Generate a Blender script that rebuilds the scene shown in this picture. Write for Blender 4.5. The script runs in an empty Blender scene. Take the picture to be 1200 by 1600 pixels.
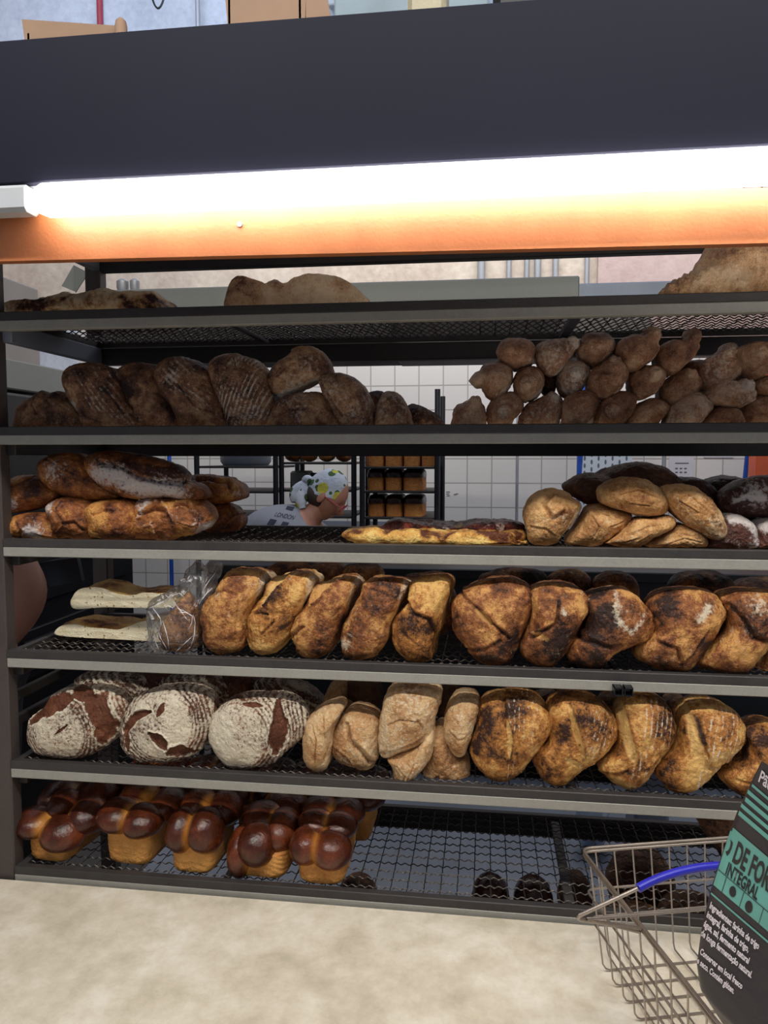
import bpy, math, random
import numpy as np
from mathutils import Matrix, Vector

# ------------------------------------------------------------------ camera
SC = bpy.context.scene
COL = SC.collection
H = 1.65                                   # eye height
CAM = np.array([0.0, -1.5, H])
YAW, PITCH, FPX = 0.1333, -0.0719, 1200.0
def _R():
    c, s = math.cos, math.sin
    Rz = np.array([[c(YAW), -s(YAW), 0], [s(YAW), c(YAW), 0], [0, 0, 1]])
    Rx = np.array([[1, 0, 0], [0, c(PITCH), -s(PITCH)], [0, s(PITCH), c(PITCH)]])
    return Rz @ Rx
R = _R()
cd = bpy.data.cameras.new('camera'); cam = bpy.data.objects.new('camera', cd); COL.objects.link(cam)
cd.sensor_fit = 'HORIZONTAL'; cd.sensor_width = 36; cd.lens = 36; cd.clip_start = 0.05; cd.clip_end = 60
m = Matrix.Identity(4)
for i in range(3):
    m[i][0] = R[i, 0]; m[i][1] = R[i, 2]; m[i][2] = -R[i, 1]; m[i][3] = CAM[i]
cam.matrix_world = m
SC.camera = cam

# ------------------------------------------------------------------ light and exposure
SC.view_settings.view_transform = 'Standard'; SC.view_settings.look = 'None'
SC.view_settings.gamma = 1; SC.view_settings.use_curve_mapping = False
SC.view_settings.exposure = 0.0
LAMP_STRENGTH = 14.0
w = bpy.data.worlds.new('World'); SC.world = w; w.use_nodes = True
w.node_tree.nodes['Background'].inputs[0].default_value = (0.80, 0.86, 1.0, 1)
w.node_tree.nodes['Background'].inputs[1].default_value = 0.25
def area(name, loc, rot, sx, sy, power, col):
    l = bpy.data.lights.new(name, 'AREA'); l.shape = 'RECTANGLE'; l.size = sx; l.size_y = sy
    l.energy = power; l.color = col
    o = bpy.data.objects.new(name, l); COL.objects.link(o); o.location = loc; o.rotation_euler = rot
    return o
area('kitchen_ceiling_light', (0.3, 2.55, 3.5), (0.25, 0, 0), 4.0, 0.3, 27, (1.0, 0.95, 0.88))
area('hall_skylight', (0.0, 1.2, 4.9), (1.3, 0, 0), 6.0, 1.5, 130, (0.72, 0.82, 1.0))
area('added_front_strip', (0.1, -1.24, 3.2), (0.58, 0, 0), 3.2, 0.07, 60, (1.0, 0.965, 0.90))  # added strip out of view, lights the lower shelves from the front
area('shop_ceiling_light', (0.6, -2.6, 3.6), (-0.55, 0, 0), 3.0, 0.8, 10, (1.0, 0.97, 0.93))

# ------------------------------------------------------------------ helpers
def ray(px, py):
    return R @ np.array([(px - 600) / FPX, 1.0, (800 - py) / FPX])
def at(px, py, Y):
    """point of the vertical plane y = Y seen at a pixel of the photograph"""
    r = ray(px, py); return CAM + r * ((Y - CAM[1]) / r[1])
def atz(px, py, z):
    r = ray(px, py); return CAM + r * ((z - CAM[2]) / r[2])
def atx(px, py, x):
    r = ray(px, py); return CAM + r * ((x - CAM[0]) / r[0])

def props(o, label=None, cat=None, group=None, kind=None):
    if label: o['label'] = label
    if cat: o['category'] = cat
    if group: o['group'] = group
    if kind: o['kind'] = kind
    return o
def empty(name, loc=(0, 0, 0)):
    o = bpy.data.objects.new(name, None); COL.objects.link(o); o.location = loc; o.empty_display_size = .02
    return o
def link(name, me, mat=None, parent=None, loc=None):
    o = bpy.data.objects.new(name, me); COL.objects.link(o)
    if mat:
        for mm in (mat if isinstance(mat, (list, tuple)) else [mat]): me.materials.append(mm)
    if loc is not None: o.location = loc
    if parent is not None:
        o.parent = parent
        if loc is None: o.matrix_parent_inverse = Matrix.Translation(-Vector(parent.location))
    return o
def recenter(o):
    """origin to the base centre of the mesh"""
    me = o.data; n = len(me.vertices); c = np.empty(n * 3, 'f'); me.vertices.foreach_get('co', c); c = c.reshape(-1, 3)
    b = np.array([(c[:, 0].min() + c[:, 0].max()) / 2, (c[:, 1].min() + c[:, 1].max()) / 2, c[:, 2].min()])
    c -= b; me.vertices.foreach_set('co', c.ravel()); o.location = Vector(o.location) + Vector(b.tolist()); me.update(); return o

class MB:
    """collects shapes into one mesh"""
    def __init__(s): s.v = []; s.f = []; s.mi = []; s.n = 0
    def add(s, v, f, mi=0):
        v = np.asarray(v, float); s.v.append(v)
        s.f += [tuple(i + s.n for i in q) for q in f]; s.mi += [mi] * len(f); s.n += len(v); return s
    def box(s, a, b, mi=0, bev=0.0):
        x0, y0, z0 = np.minimum(a, b); x1, y1, z1 = np.maximum(a, b)
        if bev <= 0:
            v = [(x, y, z) for x in (x0, x1) for y in (y0, y1) for z in (z0, z1)]
            return s.add(v, [(0, 1, 3, 2), (4, 6, 7, 5), (0, 4, 5, 1), (2, 3, 7, 6), (0, 2, 6, 4), (1, 5, 7, 3)], mi)
        e = bev; v = []; f = []
        c = [(x0, x1), (y0, y1), (z0, z1)]
        # chamfered box: 24 verts
        idx = {}
        for ix in (0, 1):
            for iy in (0, 1):
                for iz in (0, 1):
                    for ax in range(3):
                        p = [c[0][ix], c[1][iy], c[2][iz]]
                        sg = [1 if i == 0 else -1 for i in (ix, iy, iz)]
                        for k in range(3):
                            if k != ax: p[k] += sg[k] * e
                        idx[(ix, iy, iz, ax)] = len(v); v.append(p)
        g = lambda a, b, d, ax: idx[(a, b, d, ax)]
        for s_ in (0, 1):
            f.append([g(s_, 0, 0, 0), g(s_, 0, 1, 0), g(s_, 1, 1, 0), g(s_, 1, 0, 0)][::(1 if s_ == 0 else -1)])
            f.append([g(0, s_, 0, 1), g(1, s_, 0, 1), g(1, s_, 1, 1), g(0, s_, 1, 1)][::(1 if s_ == 0 else -1)])
            f.append([g(0, 0, s_, 2), g(0, 1, s_, 2), g(1, 1, s_, 2), g(1, 0, s_, 2)][::(1 if s_ == 0 else -1)])
        for a_ in (0, 1):
            for b_ in (0, 1):
                f.append([g(a_, b_, 0, 0), g(a_, b_, 1, 0), g(a_, b_, 1, 1), g(a_, b_, 0, 1)])
                f.append([g(a_, 0, b_, 0), g(a_, 1, b_, 0), g(a_, 1, b_, 2), g(a_, 0, b_, 2)])
                f.append([g(0, a_, b_, 1), g(1, a_, b_, 1), g(1, a_, b_, 2), g(0, a_, b_, 2)])
        for ix in (0, 1):
            for iy in (0, 1):
                for iz in (0, 1): f.append([g(ix, iy, iz, 0), g(ix, iy, iz, 1), g(ix, iy, iz, 2)])
        return s.add(v, f, mi)
    def hexa(s, lo, hi, mi=0):
        """two quads (4 points each, same order) joined"""
        v = list(lo) + list(hi)
        return s.add(v, [(3, 2, 1, 0), (4, 5, 6, 7), (0, 1, 5, 4), (1, 2, 6, 5), (2, 3, 7, 6), (3, 0, 4, 7)], mi)
    def tube(s, pts, r, n=8, mi=0, closed=False, cap=True):
        p = np.asarray(pts, float); k = len(p)
        if closed: t = np.roll(p, -1, 0) - np.roll(p, 1, 0)
        else:
            t = np.gradient(p, axis=0)
        t /= np.linalg.norm(t, axis=1)[:, None] + 1e-12
        up = np.array([0, 0, 1.0]) if abs(t[0][2]) < .9 else np.array([1.0, 0, 0])
        nrm = np.zeros_like(p); u = np.cross(t[0], up); u /= np.linalg.norm(u)
        for i in range(k):
            u = u - t[i] * (u @ t[i]); u /= np.linalg.norm(u) + 1e-12; nrm[i] = u
        bi = np.cross(t, nrm)
        a = np.arange(n) * 2 * np.pi / n
        rr = np.broadcast_to(np.asarray(r, float), (k,))
        v = p[:, None, :] + rr[:, None, None] * (np.cos(a)[None, :, None] * nrm[:, None, :] + np.sin(a)[None, :, None] * bi[:, None, :])
        f = []
        for i in range(k if closed else k - 1):
            j = (i + 1) % k
            for q in range(n):
                q2 = (q + 1) % n; f.append((i * n + q, i * n + q2, j * n + q2, j * n + q))
        if cap and not closed:
            f.append(tuple(range(n))[::-1]); f.append(tuple((k - 1) * n + q for q in range(n)))
        return s.add(v.reshape(-1, 3), f, mi)
    def lathe(s, prof, c, n=24, mi=0, axis=2):
        v = []; f = []
        for (r, h) in prof:
            for q in range(n):
                a = 2 * math.pi * q / n; p = [r * math.cos(a), r * math.sin(a), h]
                if axis == 1: p = [p[0], p[2], p[1]]
                v.append([p[0] + c[0], p[1] + c[1], p[2] + c[2]])
        k = len(prof)
        for i in range(k - 1):
            for q in range(n):
                q2 = (q + 1) % n; f.append((i * n + q, i * n + q2, (i + 1) * n + q2, (i + 1) * n + q))
        f.append(tuple(range(n))[::-1]); f.append(tuple((k - 1) * n + q for q in range(n)))
        return s.add(v, f, mi)
    def ell(s, c, r, nu=20, nv=12, mi=0, rot=None):
        u = np.linspace(0, 2 * np.pi, nu, endpoint=False); vv = np.linspace(-np.pi / 2, np.pi / 2, nv + 1)[1:-1]
        v = [[math.cos(b) * math.cos(a), math.cos(b) * math.sin(a), math.sin(b)] for b in vv for a in u] + [[0, 0, -1], [0, 0, 1]]
        v = np.array(v) * np.array(r)
        if rot is not None: v = v @ np.array(rot).T
        v = v + np.array(c); f = []
        m_ = len(vv)
        for i in range(m_ - 1):
            for q in range(nu): q2 = (q + 1) % nu; f.append((i * nu + q, i * nu + q2, (i + 1) * nu + q2, (i + 1) * nu + q))
        for q in range(nu):
            q2 = (q + 1) % nu; f.append((m_ * nu, q2, q)); f.append((m_ * nu + 1, (m_ - 1) * nu + q, (m_ - 1) * nu + q2))
        return s.add(v, f, mi)
    def build(s, name, mat=None, parent=None, smooth=True, loc=None):
        me = bpy.data.meshes.new(name); me.from_pydata(np.concatenate(s.v).tolist(), [], s.f)
        me.update()
        if smooth:
            me.polygons.foreach_set('use_smooth', [True] * len(me.polygons))
            try: me.set_sharp_from_angle(angle=math.radians(38))
            except Exception: pass
        o = link(name, me, mat, parent, loc)
        if len(set(s.mi)) > 1: me.polygons.foreach_set('material_index', s.mi)
        return o

# value noise on numpy arrays
_rng = np.random.RandomState(7); _P = _rng.rand(64, 64, 64)
def vnoise(p, sc, seed=0):
    q = np.asarray(p) * sc + np.array([seed * 7.13, seed * 3.71, seed * 5.37]) + 1000
    i = np.floor(q).astype(int); f = q - i; f = f * f * (3 - 2 * f); i &= 63; j = (i + 1) & 63
    x0, y0, z0 = i.T; x1, y1, z1 = j.T; fx, fy, fz = f.T
    g = _P
    a = g[x0, y0, z0] * (1 - fx) + g[x1, y0, z0] * fx; b = g[x0, y1, z0] * (1 - fx) + g[x1, y1, z0] * fx
    c = g[x0, y0, z1] * (1 - fx) + g[x1, y0, z1] * fx; d = g[x0, y1, z1] * (1 - fx) + g[x1, y1, z1] * fx
    return (a * (1 - fy) + b * fy) * (1 - fz) + (c * (1 - fy) + d * fy) * fz
def fbm(p, sc, seed=0, o=3):
    t = 0; a = 1; s = 0
    for k in range(o): t = t + a * vnoise(p, sc * 2 ** k, seed + k * 11); s += a; a *= .5
    return t / s - .5
def sstep(a, b, x):
    t = np.clip((x - a) / (b - a), 0, 1); return t * t * (3 - 2 * t)

# ------------------------------------------------------------------ materials
def srgb(c):
    if isinstance(c, str): c = [int(c[i:i + 2], 16) for i in (0, 2, 4)]
    return tuple(((x / 255) / 12.92 if x / 255 <= .04045 else ((x / 255 + .055) / 1.055) ** 2.4) for x in c) + (1,)
class NT:
    def __init__(s, name):
        s.m = bpy.data.materials.new(name); s.m.use_nodes = True; s.t = s.m.node_tree; s.b = s.t.nodes['Principled BSDF']
    def n(s, ty, **k):
        o = s.t.nodes.new(ty)
        for a, v in k.items():
            if a in o.inputs.keys(): o.inputs[a].default_value = v
            else: setattr(o, a, v)
        return o
    def l(s, a, b): s.t.links.new(a, b)
    def noise(s, vec, scale, detail=4, rough=.6):
        o = s.n('ShaderNodeTexNoise'); o.inputs['Scale'].default_value = scale; o.inputs['Detail'].default_value = detail; o.inputs['Roughness'].default_value = rough
        if vec is not None: s.l(vec, o.inputs['Vector'])
        return o.outputs['Fac']
    def math(s, op, a, b=0.0, c=None, clamp=False):
        o = s.n('ShaderNodeMath'); o.operation = op; o.use_clamp = clamp
        for i, x in enumerate((a, b, c)):
            if x is None: continue
            if hasattr(x, 'is_linked') or hasattr(x, 'node'): s.l(x, o.inputs[i])
            else: o.inputs[i].default_value = x
        return o.outputs[0]
    def ramp(s, fac, stops):
        o = s.n('ShaderNodeValToRGB'); e = o.color_ramp.elements
        while len(e) < len(stops): e.new(.5)
        for i, (p, c) in enumerate(stops): e[i].position = p; e[i].color = c
        s.l(fac, o.inputs[0]); return o.outputs[0]
    def mix(s, fac, a, b, mode='MIX'):
        o = s.n('ShaderNodeMix'); o.data_type = 'RGBA'; o.blend_type = mode
        for i, x in ((0, fac), (6, a), (7, b)):
            if hasattr(x, 'node'): s.l(x, o.inputs[i])
            else: o.inputs[i].default_value = x
        return o.outputs[2]
    def obj(s, rnd=True):
        tc = s.n('ShaderNodeTexCoord')
        if not rnd: return tc.outputs['Object']
        oi = s.n('ShaderNodeObjectInfo'); a = s.n('ShaderNodeVectorMath'); a.operation = 'MULTIPLY_ADD'
        s.l(oi.outputs['Random'], a.inputs[0]); a.inputs[1].default_value = (37, 51, 23); s.l(tc.outputs['Object'], a.inputs[2])
        return a.outputs[0]
    def bump(s, h, dist, strength=1.0, prev=None):
        o = s.n('ShaderNodeBump'); o.inputs['Distance'].default_value = dist; o.inputs['Strength'].default_value = strength
        s.l(h, o.inputs['Height'])
        if prev is not None: s.l(prev, o.inputs['Normal'])
        return o.outputs[0]
    def set(s, **k):
        for a, v in k.items():
            i = s.b.inputs[a.replace('_', ' ')]
            if hasattr(v, 'node'): s.l(v, i)
            else: i.default_value = v
        return s

def plain(name, col, rough=.5, metal=0.0, var=.12, scale=20, bump=0.0, bscale=120, spec=.5):
    t = NT(name); v = t.obj(); c = srgb(col)
    n1 = t.noise(v, scale, 5)
    dk = tuple(x * (1 - var) for x in c[:3]) + (1,); lt = tuple(min(1, x * (1 + var)) for x in c[:3]) + (1,)
    t.set(Base_Color=t.ramp(n1, [(.3, dk), (.7, lt)]), Roughness=rough, Metallic=metal)
    t.b.inputs['Specular IOR Level'].default_value = spec
    if bump: t.set(Normal=t.bump(t.noise(v, bscale, 4), bump))
    return t.m

def crust(name, light, mid, dark, flour='dccdb4', score='c98f4a', rough=.62, patch=.75, speck=.3, n1=22, fl_scale=130, bumpd=.0016, spec=.35, micro=1.0):
    t = NT(name); v = t.obj(); at_ = t.n('ShaderNodeAttribute'); at_.attribute_name = 'A'
    sp = t.n('ShaderNodeSeparateColor'); t.l(at_.outputs['Color'], sp.inputs[0])
    a = t.noise(v, n1, 4, .65); b = t.noise(v, 95, 4, .6); c = t.noise(v, 330, 3, .6)
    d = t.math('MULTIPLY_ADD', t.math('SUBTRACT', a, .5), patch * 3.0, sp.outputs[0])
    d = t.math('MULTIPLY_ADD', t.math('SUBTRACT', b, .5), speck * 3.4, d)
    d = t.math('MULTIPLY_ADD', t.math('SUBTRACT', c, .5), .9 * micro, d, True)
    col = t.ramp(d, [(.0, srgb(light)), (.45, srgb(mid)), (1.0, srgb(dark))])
    # opened scores
    sc = t.math('MULTIPLY', sp.outputs[2], t.math('MULTIPLY_ADD', b, 1.2, .35), None, True)
    col = t.mix(sc, col, srgb(score))
    fn = t.noise(v, fl_scale, 5, .7)
    g = sp.outputs[1]
    th = t.math('SUBTRACT', 1.02, g)
    ff = t.math('MULTIPLY', t.math('SUBTRACT', t.math('MULTIPLY_ADD', t.math('SUBTRACT', fn, .5), 1.9, .5), th), 3.2, None, True)
    ff = t.math('MULTIPLY', ff, t.math('MULTIPLY_ADD', g, .55, .38), None, True)
    col = t.mix(ff, col, srgb(flour))
    t.set(Base_Color=col)
    t.set(Roughness=t.math('MULTIPLY_ADD', ff, .3, rough, True))
    t.b.inputs['Specular IOR Level'].default_value = spec
    vo = t.n('ShaderNodeTexVoronoi'); vo.feature = 'SMOOTH_F1'; vo.inputs['Scale'].default_value = 150; t.l(v, vo.inputs['Vector'])
    nb = t.bump(b, bumpd * 2.6)
    nb = t.bump(vo.outputs['Distance'], -bumpd * .9 * micro if False else bumpd * .9 * micro, 1, nb)
    nb = t.bump(c, bumpd * 1.3 * micro, 1, nb)
    t.set(Normal=nb)
    return t.m
M = {}
M['country'] = crust('country_crust', 'cf9858', '8f562f', '2c1710', score='cf9c5c', patch=.85, speck=.35, rough=.55)
M['golden'] = crust('golden_crust', 'e0b068', 'b07338', '361c12', score='e0b470', patch=.85, speck=.4, rough=.55)
M['dusky'] = crust('dusky_crust', 'b89068', '845a40', '2f1d18', flour='cfc0ae', score='a98460', patch=.8, speck=.35)
M['roll'] = crust('roll_crust', 'cba888', 'a07254', '502f24', flour='d8ccbc', score='d2bca4', patch=.7, speck=.2)
M['batard'] = crust('batard_crust', 'cf9450', '96582c', '3a1c14', flour='cfc4be', score='9c6236', patch=.8, speck=.25, rough=.48)
M['ciabatta'] = crust('ciabatta_crust', 'd9b98c', 'bb8d5e', '83532f', flour='e6d8be', score='dcc096', patch=.6, speck=.25, rough=.75)
M['golden_ciabatta'] = crust('golden_ciabatta_crust', 'dcae74', 'b5824e', '744322', flour='e6d4b0', score='dcc096', patch=.7, speck=.3, rough=.7)
M['shade'] = crust('shaded_ciabatta_crust', '8a6244', '60402c', '2a1a14', flour='a08468', patch=.5, speck=.2)  # ciabatta crust with shade mixed into its colour, for loaves further back
M['rye'] = crust('rye_crust', '8a5538', '5a3322', '28140d', flour='e2d6bf', score='7d4424', patch=.5, speck=.35, fl_scale=170, rough=.6)
M['pan'] = crust('pan_rye_crust', '7a4c3c', '57342a', '1f1412', flour='d6cbc6', score='57342a', patch=.5, speck=.25, rough=.5)
M['bun'] = crust('glazed_top_crust', '7a3c20', '4c2110', '260f08', flour='e8d8c0', score='c8883c', patch=.35, speck=.15, rough=.22, bumpd=.0006, spec=.5, micro=.6)
M['side'] = crust('brioche_side_crust', 'd89c54', 'bf7c3c', '87491f', score='e0ac60', patch=.35, speck=.15, rough=.6, bumpd=.001)
M['pizza'] = crust('focaccia_crust', 'ecc878', 'd9a050', '5c2c14', flour='f4e2b0', score='f0d090', patch=.8, speck=.25, rough=.55)
M['flat'] = crust('flatbread_crust', 'ecd0a4', 'c89666', '40201a', flour='e8d6b8', score='d8b888', patch=1.2, speck=.3, n1=34)
M['pale'] = crust('pale_loaf_crust', 'f2d6b0', 'd8ac80', '6e4030', flour='ead8c0', score='dcb48a', patch=.6, speck=.2)
M['topping'] = crust('tomato_topping', 'a44c38', '6c281c', '2e120d', flour='e2c4b4', score='b06030', patch=.9, speck=.5, n1=60, rough=.4)

def crumb_mat():
    t = NT('open_crumb'); v = t.obj(False)
    vo = t.n('ShaderNodeTexVoronoi'); vo.inputs['Scale'].default_value = 85; vo.inputs['Randomness'].default_value = 1; t.l(v, vo.inputs['Vector'])
    n = t.noise(v, 60, 3); hole = t.math('LESS_THAN', t.math('MULTIPLY_ADD', n, .5, vo.outputs['Distance']), .42)
    base = t.ramp(t.noise(v, 40, 4), [(.3, srgb('e4d5ae')), (.7, srgb('f6ecd0'))])
    t.set(Base_Color=t.mix(hole, base, srgb('a88a58')), Roughness=.8)
    t.set(Normal=t.bump(t.math('SUBTRACT', t.noise(v, 200, 4), hole), .002)); return t.m
M['crumb'] = crumb_mat()

def metal(name, col, rough, met=.9, var=.3, dirt=None, sc=14):
    t = NT(name); v = t.obj(); n1 = t.noise(v, sc, 6, .7); n2 = t.noise(v, 160, 4, .7)
    c = srgb(col); dk = tuple(x * (1 - var) for x in c[:3]) + (1,)
    f = t.math('MULTIPLY_ADD', n2, .45, t.math('MULTIPLY', n1, .6))
    col_ = t.ramp(f, [(.35, dk), (.68, c)])
    if dirt: col_ = t.mix(t.math('MULTIPLY', t.math('GREATER_THAN', t.noise(v, 320, 3, .8), .62), .8), col_, srgb(dirt))
    t.set(Base_Color=col_, Metallic=met, Roughness=t.math('MULTIPLY_ADD', n1, .3, rough - .1, True), Normal=t.bump(n2, .0004)); return t.m
M['darksteel'] = metal('black_steel', '363231', .45, .35, .35)
M['lipsteel'] = metal('crumb_specked_black_steel', '454140', .5, .3, .35)
M['zinc'] = metal('galvanised_rail', 'a5a29a', .55, .25, .22)
M['postmetal'] = metal('brown_black_post', '564d4a', .5, .3, .25)
M['wire'] = metal('crimped_wire', '4d4743', .42, .6, .4, dirt='a08468')
M['basketwire'] = metal('basket_wire', 'b8aca2', .35, .85, .25)
M['greysteel'] = metal('grey_painted_steel', '7d7f7a', .5, .15, .12)
M['bluesteel'] = metal('blue_grey_steel', '7f8794', .4, .2, .1)
M['pole'] = metal('dark_pole', '3d3f45', .3, .8, .2)
M['stainless'] = metal('stainless_top', '9299a6', .3, .25, .12, sc=5)
M['hood'] = plain('hood_paint', '8b8580', .55, 0, .08, 6)
M['white'] = plain('white_sheet', 'b9bcc0', .5, 0, .08, 6)
M['black'] = plain('oven_black', '14161b', .5, .1, .2, 8)
M['fascia'] = plain('navy_fascia', '1d1e2b', .6, 0, .05, 4, spec=.12)
M['cardboard'] = plain('cardboard', '8f745f', .8, 0, .08, 10)
M['bluepole'] = plain('blue_plastic', '1f4aa0', .4)
M['orangepost'] = plain('orange_post', 'c9552f', .5, 0, .08)
M['redpipe'] = plain('red_pipe', '9a3040', .5)
M['conduit'] = metal('conduit', 'a6a8ac', .4, .5, .2)
M['paper'] = plain('paper', 'c9c4c8', .8, 0, .03)
M['ink'] = plain('ink', '55525c', .8)
M['skin'] = plain('skin', '9c6c58', .55, 0, .06, 30, .0004, 300)
M['greyshirt'] = plain('grey_jersey', '73767e', .9, 0, .06, 40, .001, 300)
M['blackshirt'] = plain('black_jersey', '121216', .9, 0, .1, 40, .001, 300)
M['trousers'] = plain('dark_trousers', '24262e', .9)
M['hair'] = plain('brown_hair', '2a1a14', .6)
M['shoe'] = plain('shoe', '1a1a1c', .6)
M['floor'] = plain('kitchen_floor', '77726c', .5, 0, .1, 3)
M['ceiling'] = plain('ceiling_paint', 'b9bcc4', .8, 0, .05, 2)
# ------------------------------------------------------------------ the room
ZB = [H + z for z in (.4996, .2616, .0252, -.2108, -.4500, -.6927, -.9295)]   # rail bottoms, level 0 (top) .. 6
ZM = [z + .031 for z in ZB]                                                 # wire surface
YW = 3.25
gx, gz = at(542.3, 604, YW)[0], at(542.3, 604, YW)[2]

def tile_mat():
    t = NT('white_wall_tile'); v = t.obj(False); s_ = t.n('ShaderNodeSeparateXYZ'); t.l(v, s_.inputs[0])
    cb = t.n('ShaderNodeCombineXYZ'); t.l(s_.outputs[0], cb.inputs[0]); t.l(s_.outputs[2], cb.inputs[1])
    b = t.n('ShaderNodeTexBrick'); b.offset = 0; b.squash = 1
    b.inputs['Scale'].default_value = 1; b.inputs['Brick Width'].default_value = .1495; b.inputs['Row Height'].default_value = .1495
    b.inputs['Mortar Size'].default_value = .0035; b.inputs['Mortar Smooth'].default_value = .1
    b.inputs['Color1'].default_value = srgb('d9d3cc'); b.inputs['Color2'].default_value = srgb('d2cbc5'); b.inputs['Mortar'].default_value = srgb('a8a19b')
    t.l(cb.outputs[0], b.inputs['Vector'])
    t.set(Base_Color=b.outputs['Color'], Roughness=.22, Normal=t.bump(t.math('SUBTRACT', 1, b.outputs['Fac']), .003)); return t.m
def plaster(name, c1, c2, sc=2.5):
    t = NT(name); v = t.obj(False); n = t.noise(v, sc, 6, .65); n2 = t.noise(v, 25, 5)
    t.set(Base_Color=t.ramp(t.math('MULTIPLY_ADD', n2, .4, t.math('MULTIPLY', n, .6)), [(.35, srgb(c1)), (.62, srgb(c2))]), Roughness=.85, Normal=t.bump(n2, .004)); return t.m
M['tile'] = tile_mat(); M['plaster'] = plaster('beige_plaster', 'b8a595', 'd8cab8'); M['bluewall'] = plaster('cold_white_wall', 'a9b0bd', 'c9ced8', 1.6)
M['pinkplaster'] = plaster('pink_plaster', 'b49a94', 'c8b2aa')

def struct(o): o['kind'] = 'structure'; return o
ZT = at(600, 500, YW)[2]
mb = MB(); mb.box((-5 - gx, -.1, -gz - .1), (5 - gx, 0, ZT - gz)); o = struct(mb.build('wall_back', M['tile'], loc=(gx, YW + .1, gz)))
mb = MB(); mb.box((-5, YW, ZT), (5, YW + .1, 3.25)); struct(mb.build('wall_upper', M['plaster']))
mb = MB(); mb.box((-5, YW - .02, 3.25), (5, YW + .1, 5.4)); struct(mb.build('wall_top', M['bluewall']))
mb = MB(); mb.box((-3.2, -3.2, -.05), (3.6, YW, 0)); struct(mb.build('floor', M['floor']))
mb = MB(); mb.box((-3.3, -.2, 0), (-3.2, YW, 5.4)); struct(mb.build('wall_left', M['plaster']))
mb = MB(); mb.box((3.6, -.2, 0), (3.7, YW, 5.4)); struct(mb.build('wall_right', M['plaster']))
mb = MB(); mb.box((-3.3, -.2, 5.4), (3.7, YW + .1, 5.5)); struct(mb.build('ceiling', M['ceiling']))

# ------------------------------------------------------------------ the bread rack
XL, XR = -1.015, .98
rack = props(empty('bread_rack', (XL, 0, .0)), 'tall open steel bread rack with galvanised rails along each level behind the counter', 'rack')
for (x0, y0) in ((XL - .042, -.004), (XR, -.004), (XL - .02, .40), (XR, .40)):
    mb = MB(); mb.box((x0, y0, 0), (x0 + .042, y0 + .036, ZB[0] + .3), bev=.003); mb.build('post', M['postmetal'], rack)
for i, z in enumerate(ZB):
    mb = MB(); mb.box((XL, -.005, z), (XR, .017, z + .020), bev=.0015)
    mb.build('front_rail', M['zinc'], rack)
    mb = MB(); mb.box((XL, .402, z - .024), (XR, .43, z + .018), bev=.002); mb.build('back_rail', M['darksteel'], rack)
    for x0 in (XL, XR - .022):
        mb = MB(); mb.box((x0, .017, z - .022), (x0 + .022, .402, z + .018), bev=.002); mb.build('side_rail', M['bluesteel'] if i < 2 else M['darksteel'], rack)
for z in (ZB[5] + .155, ZB[5] + .10):
    mb = MB(); mb.box((XL - .02, .03, z), (XL - .006, .40, z + .022), bev=.002); mb.build('side_rail', M['darksteel'], rack)

# one wire shelf, copied to every level; local origin at its front left corner, z = wire surface
wx = MB(); x = np.arange(XL + .02, XR - .02, .0032)
for k in range(12):
    y = .030 + k * .033
    wx.tube(np.stack([x, np.full_like(x, y), .0022 * np.sin(2 * np.pi * x / .0185 + (k % 2) * np.pi)], 1), .00135, 4, cap=False)
for k in range(int((XR - XL) / .0345)):
    xx = XL + .03 + k * .0345; yy = np.arange(.016, .404, .0085)
    wx.tube(np.stack([np.full_like(yy, xx) + .0006 * np.sin(yy * 190), yy, .0014 * np.sin(2 * np.pi * yy / .033)], 1), .00125, 4, cap=False)
fr = MB()
fr.box((XL, -.005, -.011), (XR, .013, .0065), bev=.0015)
fr.box((XL, .395, -.011), (XR, .412, .004), bev=.0015)
fr.box((XL, .013, -.011), (XL + .016, .395, .0035)); fr.box((XR - .016, .013, -.011), (XR, .395, .0035))
cb = MB(); cb.box((.165, .013, -.016), (.185, .400, -.0045), bev=.001); cb2 = MB(); cb2.box((XL + .46, .013, -.012), (XL + .474, .400, -.0045), bev=.001)
ws = empty('wire_shelf', (0, 0, ZM[0]))
o1 = wx.build('mesh_panel', M['wire'], ws, loc=(0, 0, 0)); o1.parent = ws; o2 = fr.build('shelf_frame', M['lipsteel'], ws, loc=(0, 0, 0)); o3 = cb.build('crossbar', M['lipsteel'], ws, loc=(0, 0, 0)); o4 = cb2.build('crossbar', M['lipsteel'], ws, loc=(0, 0, 0))
SL = ['topmost wire mesh shelf half hidden behind the orange board', 'wire mesh shelf carrying the flatbreads just under the orange board',
      'wire mesh shelf carrying the pyramid of pointed rolls', 'wire mesh shelf carrying the tomato focaccia and pale ciabatta pile',
      'wire mesh shelf carrying the bagged loaf and cut focaccia', 'wire mesh shelf carrying the floury round rye loaves', 'lowest wire mesh shelf with brioches at left and bare mesh at right']
for i in range(7):
    if i: 
        r = ws.copy(); COL.objects.link(r)
        for ch in (o1, o2, o3, o4):
            c = ch.copy(); COL.objects.link(c); c.parent = r
    else: r = ws
    r.location = (0, 0, ZM[i]); props(r, SL[i], 'shelf', 'wire mesh shelves of the rack')

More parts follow.
